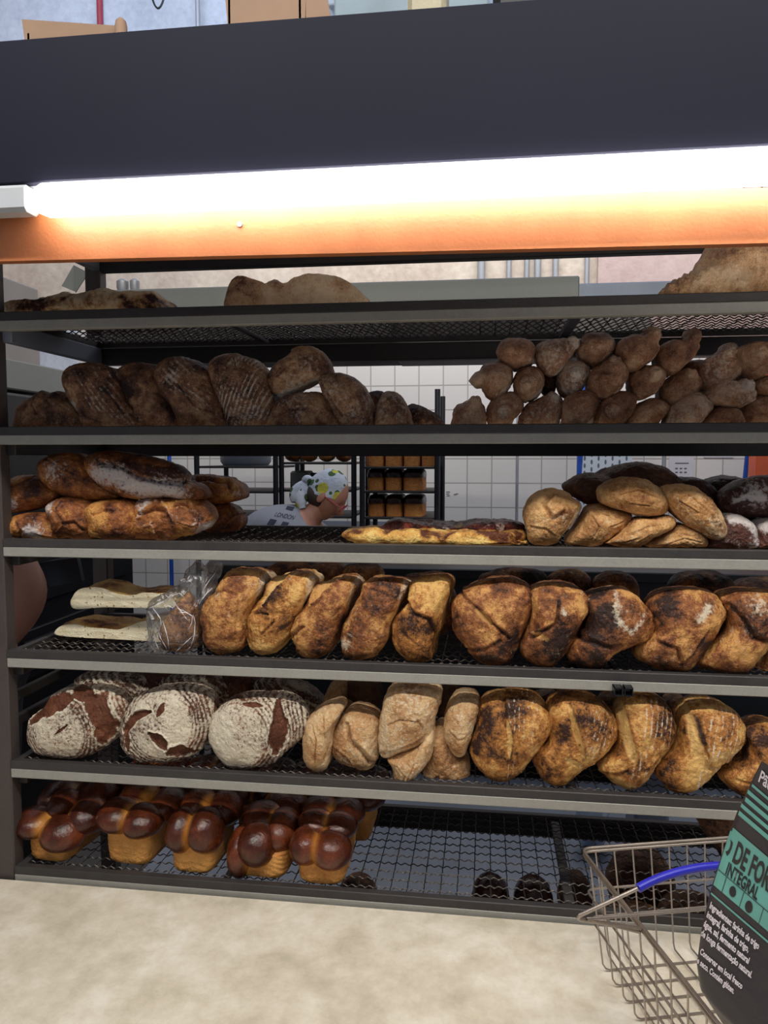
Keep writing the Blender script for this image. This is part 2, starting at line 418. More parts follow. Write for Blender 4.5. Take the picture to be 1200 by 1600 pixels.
# bracket of two square tubes sticking out over the rail of the fourth level
br = props(empty('rail_bracket', (.28, -.01, ZB[4])), 'short pair of dark square tubes jutting out over the rail beside a round loaf', 'bracket')
bx_ = at(983, 1072, -.03)
for dx, yl in ((0, .22), (-.019, .16)):
    mb = MB(); x0 = bx_[0] + dx; z0 = ZB[4] - .002
    for (a, b) in (((x0 - .008, -.03, z0), (x0 + .008, yl, z0 + .0016)), ((x0 - .008, -.03, z0 + .0144), (x0 + .008, yl, z0 + .016)),
                   ((x0 - .008, -.03, z0), (x0 - .0064, yl, z0 + .016)), ((x0 + .0064, -.03, z0), (x0 + .008, yl, z0 + .016))): mb.box(a, b)
    mb.build('square_tube', M['pole'], br)

# ------------------------------------------------------------------ canopy, orange board, lamp
YF = -.33
zft, zfb = at(600, 17, YF)[2], at(600, 257, YF)[2]
cn = props(empty('canopy', (0, YF, zfb)), 'long navy canopy fascia over the bread rack', 'canopy')
mb = MB(); mb.box((-1.7, YF, zfb), (1.3, YF + .018, zft), bev=.002); mb.build('fascia', M['fascia'], cn)
mb = MB(); mb.box((-1.7, YF + .018, zft - .035), (1.3, .20, zft - .018)); mb.build('canopy_roof', M['fascia'], cn)
mb = MB(); mb.box((-1.7, YF + .018, zfb + .03), (1.3, YF + .075, zfb + .045)); mb.build('lamp_shelf', M['white'], cn)
# orange board
def orange_mat():
    t = NT('scratched_orange_paint'); v = t.obj(False); n = t.noise(v, 7, 5, .6); n2 = t.noise(v, 180, 3)
    c = t.ramp(n, [(.3, srgb('a8623a')), (.7, srgb('bd7648'))])
    mp = t.n('ShaderNodeMapping'); t.l(v, mp.inputs['Vector']); mp.inputs['Scale'].default_value = (1, 1, .25); mp.inputs['Rotation'].default_value = (0, .9, 0)
    wv = t.noise(mp.outputs[0], 60, 6, .8)
    c = t.mix(t.math('MULTIPLY', t.math('GREATER_THAN', wv, .72), .6), c, srgb('ecc4a4'))
    t.set(Base_Color=c, Roughness=.45, Normal=t.bump(n2, .0005)); return t.m
M['orange'] = orange_mat()
def YO(px): return -.284
ob = MB(); th = .02
xs = [(-120, 329, 411), (300, 318, 401), (600, 310, 394), (900, 300, 387), (1350, 290, 376), (1950, 272, 353)]
rows_ = []
for (px, a, b) in xs:
    p, q = at(px, a, YO(px)), at(px, b, YO(px)); rows_.append([p, q, q + [0, th, 0], p + [0, th, 0]])
for a, b in zip(rows_[:-1], rows_[1:]): ob.hexa(a, b)
ob_ = recenter(ob.build('orange_board', M['orange'], smooth=False)); props(ob_, 'long scratched orange painted board below the fluorescent lamp', 'board')
mb = MB(); p = at(375, 351, YO(375)); mb.lathe([(.0045, -.003), (.0045, 0), (.002, .0015)], p, 12, axis=1)
o = mb.build('screw', M['greysteel']); o.parent = ob_; o.matrix_parent_inverse = Matrix.Translation(-Vector(ob_.location))
# lamp
def lamp_mat(c, st):
    t = NT('lamp_glow'); t.set(Base_Color=(.8, .8, .8, 1), Emission_Color=c, Emission_Strength=st); return t.m
lx = at(57, 300, YF)[0]
lp = props(empty('strip_light', (0, YF, zfb - .03)), 'long glowing white fluorescent strip light between the navy fascia and the orange board', 'lamp')
mb = MB(); ang = np.linspace(0, 2 * np.pi, 20, endpoint=False); pr = []
for xx, s_ in ((lx - .004, .4), (lx, .8), (lx + .012, 1), (1.25, 1)):
    pr.append([(xx, YF + .008 + .021 * s_ * math.copysign(abs(math.cos(a)) ** .6, math.cos(a)), zfb - .0265 + .0245 * s_ * math.copysign(abs(math.sin(a)) ** .6, math.sin(a))) for a in ang])
f = [(i * 20 + q, i * 20 + (q + 1) % 20, (i + 1) * 20 + (q + 1) % 20, (i + 1) * 20 + q) for i in range(3) for q in range(20)] + [tuple(range(20))[::-1], tuple(60 + q for q in range(20))]
mb.add(np.array(pr).reshape(-1, 3), f); mb.build('diffuser', lamp_mat((1.0, .96, .90, 1), LAMP_STRENGTH), lp)
mb = MB(); mb.box((-1.65, YF + .034, zfb - .020), (1.28, YF + .040, zfb + .03)); mb.box((-1.65, YF + .020, zfb + .001), (1.28, YF + .034, zfb + .03)); mb.build('housing', M['white'], lp)
mb = MB(); mb.box((-1.65, YF - .006, zfb - .045), (lx - .012, YF + .033, zfb - .003), bev=.006); mb.build('end_cap', M['white'], lp)

# ------------------------------------------------------------------ counter and steel table
def stone():
    t = NT('beige_counter_laminate'); v = t.obj(False); n = t.noise(v, 9, 6, .7); n2 = t.noise(v, 70, 5, .75); n3 = t.noise(v, 260, 3)
    c = t.ramp(n, [(.32, srgb('c4b9a3')), (.5, srgb('dbd0bc')), (.68, srgb('eee7d8'))])
    c = t.mix(t.math('MULTIPLY', t.math('GREATER_THAN', t.math('MULTIPLY', n2, n), .345), .45), c, srgb('e6dfd0'))
    c = t.mix(t.math('MULTIPLY', t.math('LESS_THAN', n3, .3), .3), c, srgb('9c8f78'))
    t.set(Base_Color=c, Roughness=.38); return t.m
M['stone'] = stone()
ZC = H - .9190
ct = props(empty('counter', (0, -.7, 0)), 'mottled beige counter top in front of the bread rack', 'counter')
mb = MB(); mb.box((-1.9, -1.25, ZC - .035), (1.6, -.010, ZC), bev=.002); mb.build('counter_top', M['stone'], ct)
mb = MB(); mb.box((-1.85, -1.15, 0), (1.55, -.07, ZC - .035)); mb.build('counter_body', M['hood'], ct)
tb = props(empty('steel_table', (.2, .75, 0)), 'blue grey steel work surface seen through the lowest mesh shelf', 'table')
ZS = H - 1.16
mb = MB(); mb.box((-.95, .03, ZS - .03), (1.9, 1.25, ZS), bev=.003); mb.build('table_top', M['stainless'], tb)
for x_ in (-.9, 1.8):
    for y_ in (.12, 1.2): mb = MB(); mb.tube([(x_, y_, 0), (x_, y_, ZS - .03)], .02, 10); mb.build('leg', M['stainless'], tb)
# ------------------------------------------------------------------ breads
FR = {'F3': (0, 380, 3), 'F4': (380, 380, 3), 'F5': (700, 380, 2.4), 'F6': (0, 680, 3), 'F7': (360, 680, 2.609), 'F8': (780, 680, 2.857),
      'G1': (0, 850, 3), 'G2': (300, 860, 2.609), 'G3': (680, 860, 2.308), 'G4': (0, 1020, 2.4), 'G5': (440, 1040, 2.857), 'G6': (720, 1050, 2.5),
      'G7': (0, 1200, 2), 'G8': (540, 1220, 1.818), 'PX': (0, 0, 1)}
def topx(fr, p): x, y, s = FR[fr]; return (x + p[0] / s, y + p[1] / s)
def spline(p, n):
    p = np.asarray(p, float); k = len(p); out = []
    for i in range(k):
        a, b, c, d = p[i - 1], p[i], p[(i + 1) % k], p[(i + 2) % k]
        for t in np.linspace(0, 1, 14, endpoint=False):
            out.append(.5 * ((2 * b) + (c - a) * t + (2 * a - 5 * b + 4 * c - d) * t * t + (3 * b - a - 3 * c + d) * t ** 3))
    o = np.array(out); o2 = np.vstack([o, o[:1]]); L = np.r_[0, np.cumsum(np.linalg.norm(np.diff(o2, axis=0), axis=1))]
    s = np.linspace(0, L[-1], n, endpoint=False)
    return np.stack([np.interp(s, L, o2[:, j]) for j in range(p.shape[1])], 1)
def pdist(X, Z, pl):
    """signed distance to a polyline and position along it"""
    best = np.full(len(X), 1e9); sg = np.zeros(len(X)); tt = np.zeros(len(X)); n = len(pl) - 1
    for i in range(n):
        a, b = pl[i], pl[i + 1]; ab = b - a; L = ab @ ab + 1e-12
        t = ((X - a[0]) * ab[0] + (Z - a[1]) * ab[1]) / L; tc = np.clip(t, 0, 1)
        dx = X - a[0] - tc * ab[0]; dz = Z - a[1] - tc * ab[1]; d = np.hypot(dx, dz)
        s = np.sign(ab[0] * (Z - a[1]) - ab[1] * (X - a[0])); m_ = d < best
        best = np.where(m_, d, best); sg = np.where(m_, s, sg); tt = np.where(m_, (i + tc) / n, tt)
    return best, sg, tt
SEED = [0]
def loaf(name, label, cat, fr, pts, row, mat, Y=None, Lf=.045, Lb=.10, dark=.42, flour=.25, sl=(), base=True, group=None, n=110, nf=34, nb=18,
         lump=.0035, fx=None, af=2.3, ab=2.2, edge=.0, burn=.3, side=None, stripes=None, parent=None, drift=(0, 0), fine=.0011):
    SEED[0] += 1; sd = SEED[0]
    P = np.array([topx(fr, p) for p in pts])
    if Y is None:
        lo = P[P[:, 1].argmax()]; Y = atz(lo[0], lo[1], ZM[row])[1]; Y = float(np.clip(Y, .045, .13))
    W = np.array([at(a, b, Y) for a, b in P])[:, [0, 2]]
    O = spline(W, n)
    zm = ZM[row] + .003
    if base:
        z0, z1 = O[:, 1].min(), O[:, 1].max()
        if row >= 3 and abs(z0 - zm) < .03: O[:, 1] = zm - .002 + (O[:, 1] - z0) * (z1 - zm) / (z1 - z0)
    A_ = 0.5 * np.sum(O[:, 0] * np.roll(O[:, 1], -1) - np.roll(O[:, 0], -1) * O[:, 1])
    c = np.array([np.sum((O[:, 0] + np.roll(O[:, 0], -1)) * (O[:, 0] * np.roll(O[:, 1], -1) - np.roll(O[:, 0], -1) * O[:, 1])),
                  np.sum((O[:, 1] + np.roll(O[:, 1], -1)) * (O[:, 0] * np.roll(O[:, 1], -1) - np.roll(O[:, 0], -1) * O[:, 1]))]) / (6 * A_)
    if A_ < 0: O = O[::-1]
    # keep the front clear of the shelf lip
    uf = np.linspace(0, np.pi / 2, nf + 1)[1:]; ub = np.linspace(np.pi / 2, np.pi, nb + 1)[1:-1]
    rr = np.r_[np.sin(uf) ** (1.0), np.sin(ub)]
    yy = np.r_[-Lf * np.clip(1 - np.sin(uf) ** af, 0, 1) ** (1 / af), Lb * np.clip(1 - np.sin(ub) ** ab, 0, 1) ** (1 / ab)]
    nr = len(rr)
    # mild smoothing of the outline towards an ellipse near the poles
    D = O - c; V = np.empty((nr, n, 3))
    Dm = D.copy()
    for k in range(18): Dm = (np.roll(Dm, 1, 0) + Dm + np.roll(Dm, -1, 0)) / 3
    for i in range(nr):
        q = rr[i]; s_ = q ** 2
        dd = D * s_ + Dm * (1 - s_)
        V[i, :, 0] = c[0] + dd[:, 0] * q + drift[0] * (yy[i] if yy[i] > 0 else 0); V[i, :, 2] = c[1] + dd[:, 1] * q + drift[1] * (yy[i] if yy[i] > 0 else 0); V[i, :, 1] = Y + yy[i]
    F0 = np.array([c[0], Y - Lf, c[1]]); B0 = np.array([c[0] + drift[0] * Lb, Y + Lb, c[1] + drift[1] * Lb])
    du = np.roll(V, -1, 1) - np.roll(V, 1, 1); dv = np.gradient(V, axis=0); N = np.cross(du, dv)
    N /= np.linalg.norm(N, axis=2)[:, :, None] + 1e-12
    if ((N[nf // 2, :, 1]).mean()) > 0: N = -N
    P3 = np.vstack([V.reshape(-1, 3), F0, B0]); NN = np.vstack([N.reshape(-1, 3), [0, -1, 0], [0, 1, 0]])
    L3 = P3 + sd * 3.3
    rad = np.r_[np.repeat(rr, n), 0, 0]; front = np.r_[np.repeat((np.arange(nr) < nf + 3), n), True, False].astype(float)
    h = lump * 2.4 * fbm(L3, 16, sd, 2) + lump * 1.5 * fbm(L3, 52, sd + 3, 2) + fine * 2.6 * fbm(L3, 170, sd + 5, 2)
    dk = dark + burn * 2.4 * fbm(L3, 13, sd + 9, 2) + edge * sstep(.6, 1, rad)
    fl = flour + .5 * fbm(L3, 24, sd + 21, 2) * min(1, flour * 3); scv = np.zeros(len(P3))
    X, Z = P3[:, 0], P3[:, 2]
    if side:
        ang, amt, pos = side[:3]; a = math.radians(ang); R_ = max(np.ptp(O[:, 0]), np.ptp(O[:, 1])) / 2
        u = ((X - c[0]) * math.cos(a) + (Z - c[1]) * math.sin(a)) / R_ + .1 * fbm(L3, 20, sd, 2)
        s_ = sstep(pos, pos + .12, u); fl = fl + amt * s_; dk = dk - .25 * s_; h = h - .004 * s_
    if stripes:
        ang, sp_, st, lo, hi = stripes; a = math.radians(ang)
        u = (X - c[0]) * math.cos(a) + (Z - c[1]) * math.sin(a) + .012 * fbm(L3, 14, sd, 2)
        k_ = .5 + .5 * np.cos(2 * np.pi * u / sp_); g_ = sstep(.45, .9, k_) * sstep(lo, lo + .015, u) * (1 - sstep(hi, hi + .015, u)); fl = fl + st * g_ * (.7 + 1.2 * fbm(L3, 60, sd, 2)); h = h + .0008 * g_
    for (ty, pl, wd, am) in sl:
        q = np.array([at(*topx(fr, p), Y)[[0, 2]] for p in pl])
        if len(q) == 1: d = np.hypot(X - q[0][0], Z - q[0][1]); sg = np.ones_like(d); tt = np.full_like(d, .5)
        else: d, sg, tt = pdist(X, Z, q)
        if ty == 'd': wd, am = wd * 1.25, am * 1.3
        ww = wd * (np.clip(np.sin(np.pi * np.clip(tt, .04, .96)), 0, 1) ** .45)
        ww = ww * (1 + .8 * fbm(L3, 60, sd + 31, 2)); ins = front * (1 - sstep(.75, 1.15, d / np.maximum(ww, 1e-4)))
        if ty == 'g':
            h = h - am * ins; rim = front * np.exp(-((d * sg - ww * 1.35) / (wd * .4)) ** 2) * (tt > .02) * (tt < .98); h = h + am * 1.1 * rim
            scv = np.maximum(scv, ins); fl = fl * (1 - .8 * ins); dk = dk * (1 - .3 * ins) + .3 * rim
        elif ty == 'b':
            fl = fl * (1 - ins) ; dk = dk * (1 - ins) + .55 * ins; rim = front * np.exp(-((d - ww * 1.15) / (wd * .22)) ** 2); h = h - am * ins + am * .7 * rim; fl = fl + .3 * rim
            h = h + am * .6 * ins * fbm(L3, 60, sd, 2); scv = np.maximum(scv, ins * .25)
        elif ty == 'c':
            g_ = front * np.exp(-(d / wd) ** 2) * (tt > .001) * (tt < .999); h = h - am * g_ + am * .6 * front * np.exp(-((d * sg - wd * 2) / wd) ** 2) * (tt > .02) * (tt < .98); dk = dk + .35 * g_
        elif ty == 'f': fl = fl + am * np.exp(-(d / wd) ** 2)
        elif ty == 'd': dk = dk + am * np.exp(-(d / wd) ** 2) * (1 + 1.6 * fbm(L3, 40, sd, 2)); 
    if fx: h, dk, fl, scv = fx(P3, L3, c, rad, h, dk, fl, scv)
    P3 = P3 + NN * h[:, None]
    if base: P3[:, 2] = np.maximum(P3[:, 2], zm - .0015)
    me = bpy.data.meshes.new(name); nv = nr * n
    i0 = (np.arange(nr - 1)[:, None] * n + np.arange(n)[None]).ravel(); i1 = (np.arange(nr - 1)[:, None] * n + (np.arange(n)[None] + 1) % n).ravel()
    Q = np.stack([i0, i1, i1 + n, i0 + n], 1)
    T = [(q, (q + 1) % n, nv) for q in range(n)][::1]; T2 = [((nr - 1) * n + (q + 1) % n, (nr - 1) * n + q, nv + 1) for q in range(n)]
    T = [(b, a, c_) for a, b, c_ in T]; T2 = [(b, a, c_) for a, b, c_ in T2]
    # orientation: outward
    base_pt = np.array([c[0], Y, zm if base else O[:, 1].min()]); 
    me.from_pydata((P3 - base_pt).tolist(), [], Q[:, ::1].tolist() + T + T2); me.update()
    fc = me.polygons[nf // 2 * n]; nn = fc.normal
    if nn[1] > 0: me.flip_normals()
    me.polygons.foreach_set('use_smooth', [True] * len(me.polygons))
    ca = me.color_attributes.new('A', 'FLOAT_COLOR', 'POINT')
    ca.data.foreach_set('color', np.stack([np.clip(dk, 0, 1), np.clip(fl, 0, 1), np.clip(scv, 0, 1), np.ones_like(dk)], 1).ravel().astype('f'))
    o = link(name, me, M[mat], None, Vector(base_pt.tolist()))
    return props(o, label, cat, group)
LF = dict
# ---- level 1: flatbread, long loaf, wrapped loaf
def flatbl(P, L, c, rad, h, dk, fl, sc):
    b = fbm(L, 26, 5, 3); return h + .012 * b, np.clip(.35 - b * 3.2, 0, 1), fl, sc
loaf('flatbread', 'thin blistered flatbread with charred bubbles at the left end of the top shelf', 'flatbread', 'F3',
     [(0, 295), (60, 274), (160, 276), (280, 254), (400, 252), (500, 230), (580, 222), (640, 240), (700, 226), (745, 245), (792, 296), (780, 345), (400, 350), (20, 350)], 1, 'flat', Y=.10, Lf=.055, Lb=.2, flour=.05, fx=flatbl, n=220, lump=.006)
loaf('long_loaf', 'long pale golden loaf with a burnt left tip on the top shelf', 'bread', 'F4',
     [(-82, 248), (-60, 190), (-30, 158), (10, 160), (50, 185), (100, 198), (150, 172), (200, 188), (290, 151), (400, 149), (480, 170), (540, 222), (590, 280), (560, 340), (200, 345), (-60, 340)], 1, 'pale', Y=.08, Lf=.04, Lb=.08, dark=.2, flour=.3, n=180,
     sl=[('d', [(-30, 165)], .03, .6), ('d', [(170, 190)], .012, .6), ('c', [(-60, 230), (0, 232), (60, 265)], .002, .003), ('c', [(180, 250), (210, 215)], .002, .003), ('d', [(480, 180)], .02, .3)])
def wrapf(P, L, c, rad, h, dk, fl, sc):
    return h + .004 * np.sin(P[:, 0] * 420 + 8 * fbm(L, 9, 2, 2)) * (.5 + fbm(L, 12, 4, 2)), dk, fl, sc
loaf('big_loaf', 'huge smooth brown loaf rising to the orange board at the top right', 'bread', 'F5',
     [(795, 200), (810, 172), (850, 140), (900, 122), (930, 105), (945, 70), (965, 35), (1000, 5), (1060, -15), (1200, -25), (1330, -10), (1400, 60), (1400, 220), (1200, 230), (850, 230)], 1, 'pale', Y=.16, Lf=.10, Lb=.14, dark=.5, flour=.3, fx=wrapf, n=160, lump=.006)

# ---- level 2 left: dusky floured loaves
kw = LF(mat='dusky', row=2, Y=.085, Lf=.05, Lb=.14, dark=.5, flour=.32, burn=.35)
lo = [(-100, 0)]
G2L = 'dark floured loaves leaning at the left of the second shelf'
loaf('farmhouse_loaf', 'low dark loaf lying flat at the far left of the second shelf', 'bread', 'F3', [(88, 810), (110, 755), (190, 705), (215, 695), (250, 712), (290, 697), (340, 735), (400, 800), (430, 880), (100, 885)], group=G2L, **kw,
     sl=[('c', [(215, 700), (200, 760), (230, 810)], .003, .004)])
loaf('farmhouse_loaf', 'dark floured loaf leaning left, first of the four upright ones on the second shelf', 'bread', 'F3', [(297, 640), (310, 595), (360, 565), (440, 558), (520, 580), (560, 615), (610, 740), (660, 880), (430, 880), (385, 800), (320, 710)], group=G2L, **{**kw, 'Y': .075},
     sl=[('c', [(350, 620), (330, 680), (360, 700)], .003, .005), ('c', [(540, 690), (610, 790), (640, 840)], .002, .003), ('f', [(375, 770)], .012, .9), ('c', [(400, 800), (520, 850)], .002, .003)], stripes=(35, .009, .35, -.02, .07))
loaf('farmhouse_loaf', 'narrow mottled dark loaf, second of the four upright ones on the second shelf', 'bread', 'F3', [(545, 630), (560, 590), (605, 567), (680, 566), (740, 582), (770, 640), (810, 740), (860, 880), (670, 880), (650, 800), (600, 730), (555, 680)], group=G2L, **{**kw, 'Y': .10},
     sl=[('d', [(610, 690)], .014, .7), ('d', [(680, 715)], .008, .6), ('f', [(620, 760)], .01, .8)])
loaf('farmhouse_loaf', 'broad dark loaf with blistered crown, third of the four upright ones on the second shelf', 'bread', 'F3', [(733, 620), (750, 570), (790, 538), (860, 533), (940, 560), (990, 610), (1040, 720), (1090, 880), (870, 880), (830, 800), (765, 700)], group=G2L, **{**kw, 'Y': .08},
     sl=[('f', [(850, 640)], .02, .35), ('c', [(880, 680), (960, 780), (1040, 800)], .002, .003), ('d', [(960, 590)], .015, .5)], stripes=(50, .010, .3, -.02, .08))
loaf('farmhouse_loaf', 'dark loaf with curved flour ridges and a top split, last of the four upright ones', 'bread', 'F3', [(980, 585), (1005, 535), (1060, 520), (1130, 522), (1200, 552), (1245, 600), (1275, 680), (1290, 760), (1270, 880), (1095, 880), (1060, 790), (1020, 720)], group=G2L, **{**kw, 'Y': .075},
     sl=[('g', [(1120, 540), (1115, 600), (1060, 680)], .005, .005), ('f', [(1120, 560)], .012, .6)], stripes=(-25, .0085, .6, -.05, .09))
G2M = 'pale brown loaves heaped at the middle of the second shelf'
kw = LF(mat='dusky', row=2, Lf=.045, Lb=.10, dark=.36, flour=.45, burn=.3)
loaf('oval_loaf', 'oval floured loaf lying on top of another in the middle of the second shelf', 'bread', 'F4', [(112, 650), (125, 605), (155, 565), (215, 530), (235, 500), (262, 486), (330, 490), (380, 525), (410, 570), (415, 615), (390, 642), (330, 658), (270, 690), (190, 735), (140, 710)], group=G2M, **{**kw, 'Y': .08, 'base': False}, side=(-70, .5, .35),
     sl=[('c', [(155, 570), (175, 545), (235, 510)], .003, .005), ('c', [(180, 635), (220, 595)], .002, .003)])
loaf('oval_loaf', 'oval brown loaf lying flat beneath the topmost one in the middle of the second shelf', 'bread', 'F4', [(130, 805), (150, 760), (190, 715), (280, 698), (360, 702), (420, 760), (470, 880), (140, 880)], group=G2M, **{**kw, 'Y': .07},
     sl=[('c', [(220, 790), (320, 780)], .003, .003)])
loaf('oval_loaf', 'speckled oval loaf leaning right against the pair in the middle of the second shelf', 'bread', 'F4', [(355, 650), (370, 622), (410, 608), (480, 608), (550, 650), (585, 710), (610, 800), (605, 880), (480, 880), (425, 780), (370, 700)], group=G2M, **{**kw, 'Y': .065},
     sl=[('c', [(370, 640), (420, 730), (480, 820)], .003, .004), ('d', [(520, 640)], .012, .4)])
loaf('oval_loaf', 'dark loaf mostly hidden behind the leaning oval one', 'bread', 'F4', [(560, 740), (600, 703), (655, 700), (680, 780), (660, 880), (580, 880)], group=G2M, **{**kw, 'Y': .22, 'dark': .8, 'flour': .1}, n=60)
loaf('oval_loaf', 'stubby blunt pale loaf end standing near the gap of the second shelf', 'bread', 'F4', [(612, 850), (630, 770), (655, 712), (690, 700), (740, 722), (775, 775), (785, 820), (790, 880), (612, 880)], group=G2M, **{**kw, 'Y': .08})
loaf('oval_loaf', 'low dark loaf tapering right beside the tiled gap of the second shelf', 'bread', 'F4', [(740, 800), (770, 762), (810, 756), (870, 782), (930, 825), (940, 880), (760, 880)], group=G2M, **{**kw, 'Y': .17, 'dark': .6})

# ---- level 2 right: stack of pointed rolls
def knob(px, py, fr, Y, r=.012, hgt=.014):
    k = at(*topx(fr, (px, py)), Y)
    def f(P, L, c, rad, h, dk, fl, sc):
        d = np.hypot(P[:, 0] - k[0], P[:, 2] - k[2]); g = np.exp(-(d / r) ** 2) * (P[:, 1] < Y + .03)
        a = np.arctan2(P[:, 2] - k[2], P[:, 0] - k[0]); sw = np.sin(a * 2 + d * 420) * np.exp(-(d / (r * 2)) ** 2) * .0022
        return h + hgt * g + sw, dk - .25 * g, fl + .25 * g, sc
    return f
RT = [
 ('top', [[(180, 410), (190, 375), (215, 360), (255, 356), (300, 364), (330, 395), (328, 445), (290, 468), (240, 470), (195, 450)], [(328, 415), (345, 375), (400, 355), (450, 359), (470, 380), (472, 415), (450, 450), (420, 490), (385, 502), (350, 480), (332, 450)],
   [(488, 385), (512, 345), (570, 330), (612, 345), (630, 380), (622, 420), (590, 452), (550, 468), (510, 450), (488, 420)], [(630, 410), (648, 372), (700, 346), (745, 352), (762, 340), (785, 385), (780, 425), (750, 460), (700, 482), (655, 462)],
   [(778, 440), (790, 392), (840, 362), (895, 362), (912, 342), (940, 370), (943, 400), (925, 430), (885, 465), (850, 495), (805, 485)], [(935, 510), (945, 455), (985, 425), (1045, 400), (1085, 425), (1112, 460), (1090, 505), (1040, 545), (990, 555), (950, 548)],
   [(1078, 412), (1120, 376), (1200, 368), (1250, 400), (1250, 470), (1200, 500), (1130, 512), (1095, 480)]], [None, (465, 378), None, (765, 350), (922, 352), (1050, 408), (1150, 425)]),
 ('middle', [[(108, 515), (125, 475), (150, 455), (190, 448), (230, 465), (243, 500), (235, 545), (190, 590), (145, 578), (125, 540)], [(243, 540), (250, 495), (275, 470), (320, 468), (352, 490), (358, 525), (345, 572), (300, 600), (258, 582)],
   [(410, 530), (415, 480), (440, 450), (500, 445), (532, 462), (535, 500), (510, 550), (460, 582), (422, 565)], [(520, 535), (540, 480), (600, 442), (650, 448), (675, 478), (668, 530), (630, 575), (580, 585), (535, 565)],
   [(675, 515), (690, 475), (740, 457), (795, 460), (818, 495), (808, 535), (770, 578), (715, 586), (682, 560)], [(795, 565), (815, 515), (860, 490), (915, 488), (955, 525), (935, 562), (885, 600), (840, 610), (800, 590)],
   [(950, 590), (975, 545), (1035, 515), (1090, 525), (1150, 560), (1148, 595), (1085, 617), (990, 608)], [(1130, 530), (1170, 500), (1240, 500), (1240, 570), (1160, 572)]], [(112, 515), (290, 535), (470, 500), (620, 460), (760, 500), (895, 505), (1100, 545), None]),
 ('bottom', [[(15, 660), (30, 615), (60, 600), (90, 592), (120, 602), (140, 635), (140, 700), (20, 700)], [(142, 640), (165, 580), (215, 556), (262, 568), (282, 610), (260, 655), (225, 700), (160, 700)],
   [(262, 665), (290, 610), (350, 578), (400, 568), (432, 595), (430, 640), (400, 700), (275, 700)], [(420, 665), (435, 595), (480, 560), (530, 552), (565, 582), (560, 635), (520, 700), (425, 700)], [(545, 660), (575, 590), (630, 557), (690, 568), (702, 605), (675, 650), (635, 700), (555, 700)],
   [(670, 668), (705, 605), (765, 578), (820, 590), (838, 625), (800, 668), (760, 700), (672, 700)], [(820, 660), (850, 600), (915, 565), (970, 578), (995, 612), (960, 655), (920, 700), (825, 700)], [(955, 660), (1000, 618), (1055, 612), (1095, 635), (1105, 700), (965, 700)],
   [(1095, 640), (1135, 585), (1200, 562), (1250, 600), (1240, 700), (1100, 700)]], [(100, 605), (205, 640), (390, 590), None, (600, 640), None, None, None, None])]
ORD = ['first', 'second', 'third', 'fourth', 'fifth', 'sixth', 'seventh', 'eighth', 'ninth']
for ly, outs, kn in RT:
    for i, (pts, k) in enumerate(zip(outs, kn)):
        yy = .07 + .012 * ((i * 7) % 3) + (.035 if i >= 5 else 0)
        loaf('pointed_roll', 'pointed brown roll end, %s from the left in the %s layer of the stacked rolls' % (ORD[i], ly), 'bread roll', 'F5', pts, 2, 'roll', Y=yy, Lf=.045, Lb=.17,
             dark=.38 + .06 * ((i * 5 + len(ly)) % 3), flour=.28 + (.3 if (i + len(ly)) % 4 == 0 else 0), base=(ly == 'bottom'), group='pointed rolls stacked three high on the second shelf', n=72, nf=26, nb=12, af=1.9,
             fx=knob(k[0], k[1], 'F5', yy) if k else None, side=(-45, .35, .62), burn=.3, drift=(.06, 0))
for pts, l in (([(870, 480), (900, 445), (950, 440), (985, 470), (975, 520), (900, 520)], 'dark roll half hidden behind the right end of the top layer of stacked rolls'), ([(340, 500), (375, 480), (410, 500), (400, 560), (360, 570)], 'dark roll showing in a gap behind the middle layer of stacked rolls')):
    loaf('pointed_roll', l, 'bread roll', 'F5', pts, 2, 'roll', Y=.17, Lf=.04, Lb=.1, dark=.7, flour=.1, base=False, group='pointed rolls stacked three high on the second shelf', n=48, nf=14, nb=8)

# ---- level 3 left: batards
G3L = 'crusty batards piled at the left of the third shelf'
kw = LF(cat='bread', fr='F6', row=3, mat='batard', group=G3L, Lf=.05, Lb=.12, flour=.25, dark=.4, burn=.3)
loaf('batard', 'golden brown batard end at the far left, above the lowest ones of the third shelf', pts=[(12, 290), (18, 245), (45, 215), (85, 192), (150, 188), (225, 215), (290, 270), (270, 300), (225, 325), (150, 348), (80, 363), (30, 340)], **{**kw, 'Y': .09, 'base': False, 'dark': .28},
     sl=[('c', [(40, 295), (100, 240), (180, 200)], .003, .004), ('f', [(110, 315)], .018, .8), ('d', [(200, 260)], .03, .5)])
loaf('batard', 'bottom left corner batard with a pale split on the third shelf', pts=[(28, 465), (38, 415), (70, 380), (120, 362), (185, 358), (240, 380), (290, 490), (280, 505), (60, 505)], **{**kw, 'Y': .07, 'dark': .3},
     sl=[('g', [(130, 400), (160, 440), (140, 470)], .005, .004), ('f', [(200, 450)], .02, .8), ('d', [(190, 400)], .02, .6)])
loaf('batard', 'dark floured batard on top, left of the biggest one on the third shelf', pts=[(188, 160), (198, 120), (235, 95), (290, 83), (360, 86), (425, 130), (500, 220), (570, 290), (440, 303), (330, 288), (262, 265), (215, 222)], **{**kw, 'Y': .09, 'base': False, 'dark': .6},
     sl=[('f', [(300, 170)], .035, .45), ('c', [(230, 100), (300, 130), (400, 180)], .002, .003)])
loaf('batard', 'biggest batard on top of the pile with a white floured flank under a dark ear', pts=[(400, 118), (425, 92), (500, 72), (560, 76), (640, 88), (740, 110), (830, 145), (875, 185), (900, 225), (960, 250), (975, 290), (900, 300), (800, 293), (640, 303), (540, 277), (460, 222), (415, 165)], **{**kw, 'Y': .075, 'base': False, 'dark': .55}, n=170,
     sl=[('f', [(500, 180), (600, 190), (700, 240), (860, 255)], .028, .75), ('c', [(500, 130), (620, 150), (700, 200), (780, 215), (890, 225)], .004, .009), ('d', [(650, 130), (800, 180)], .03, .25)])
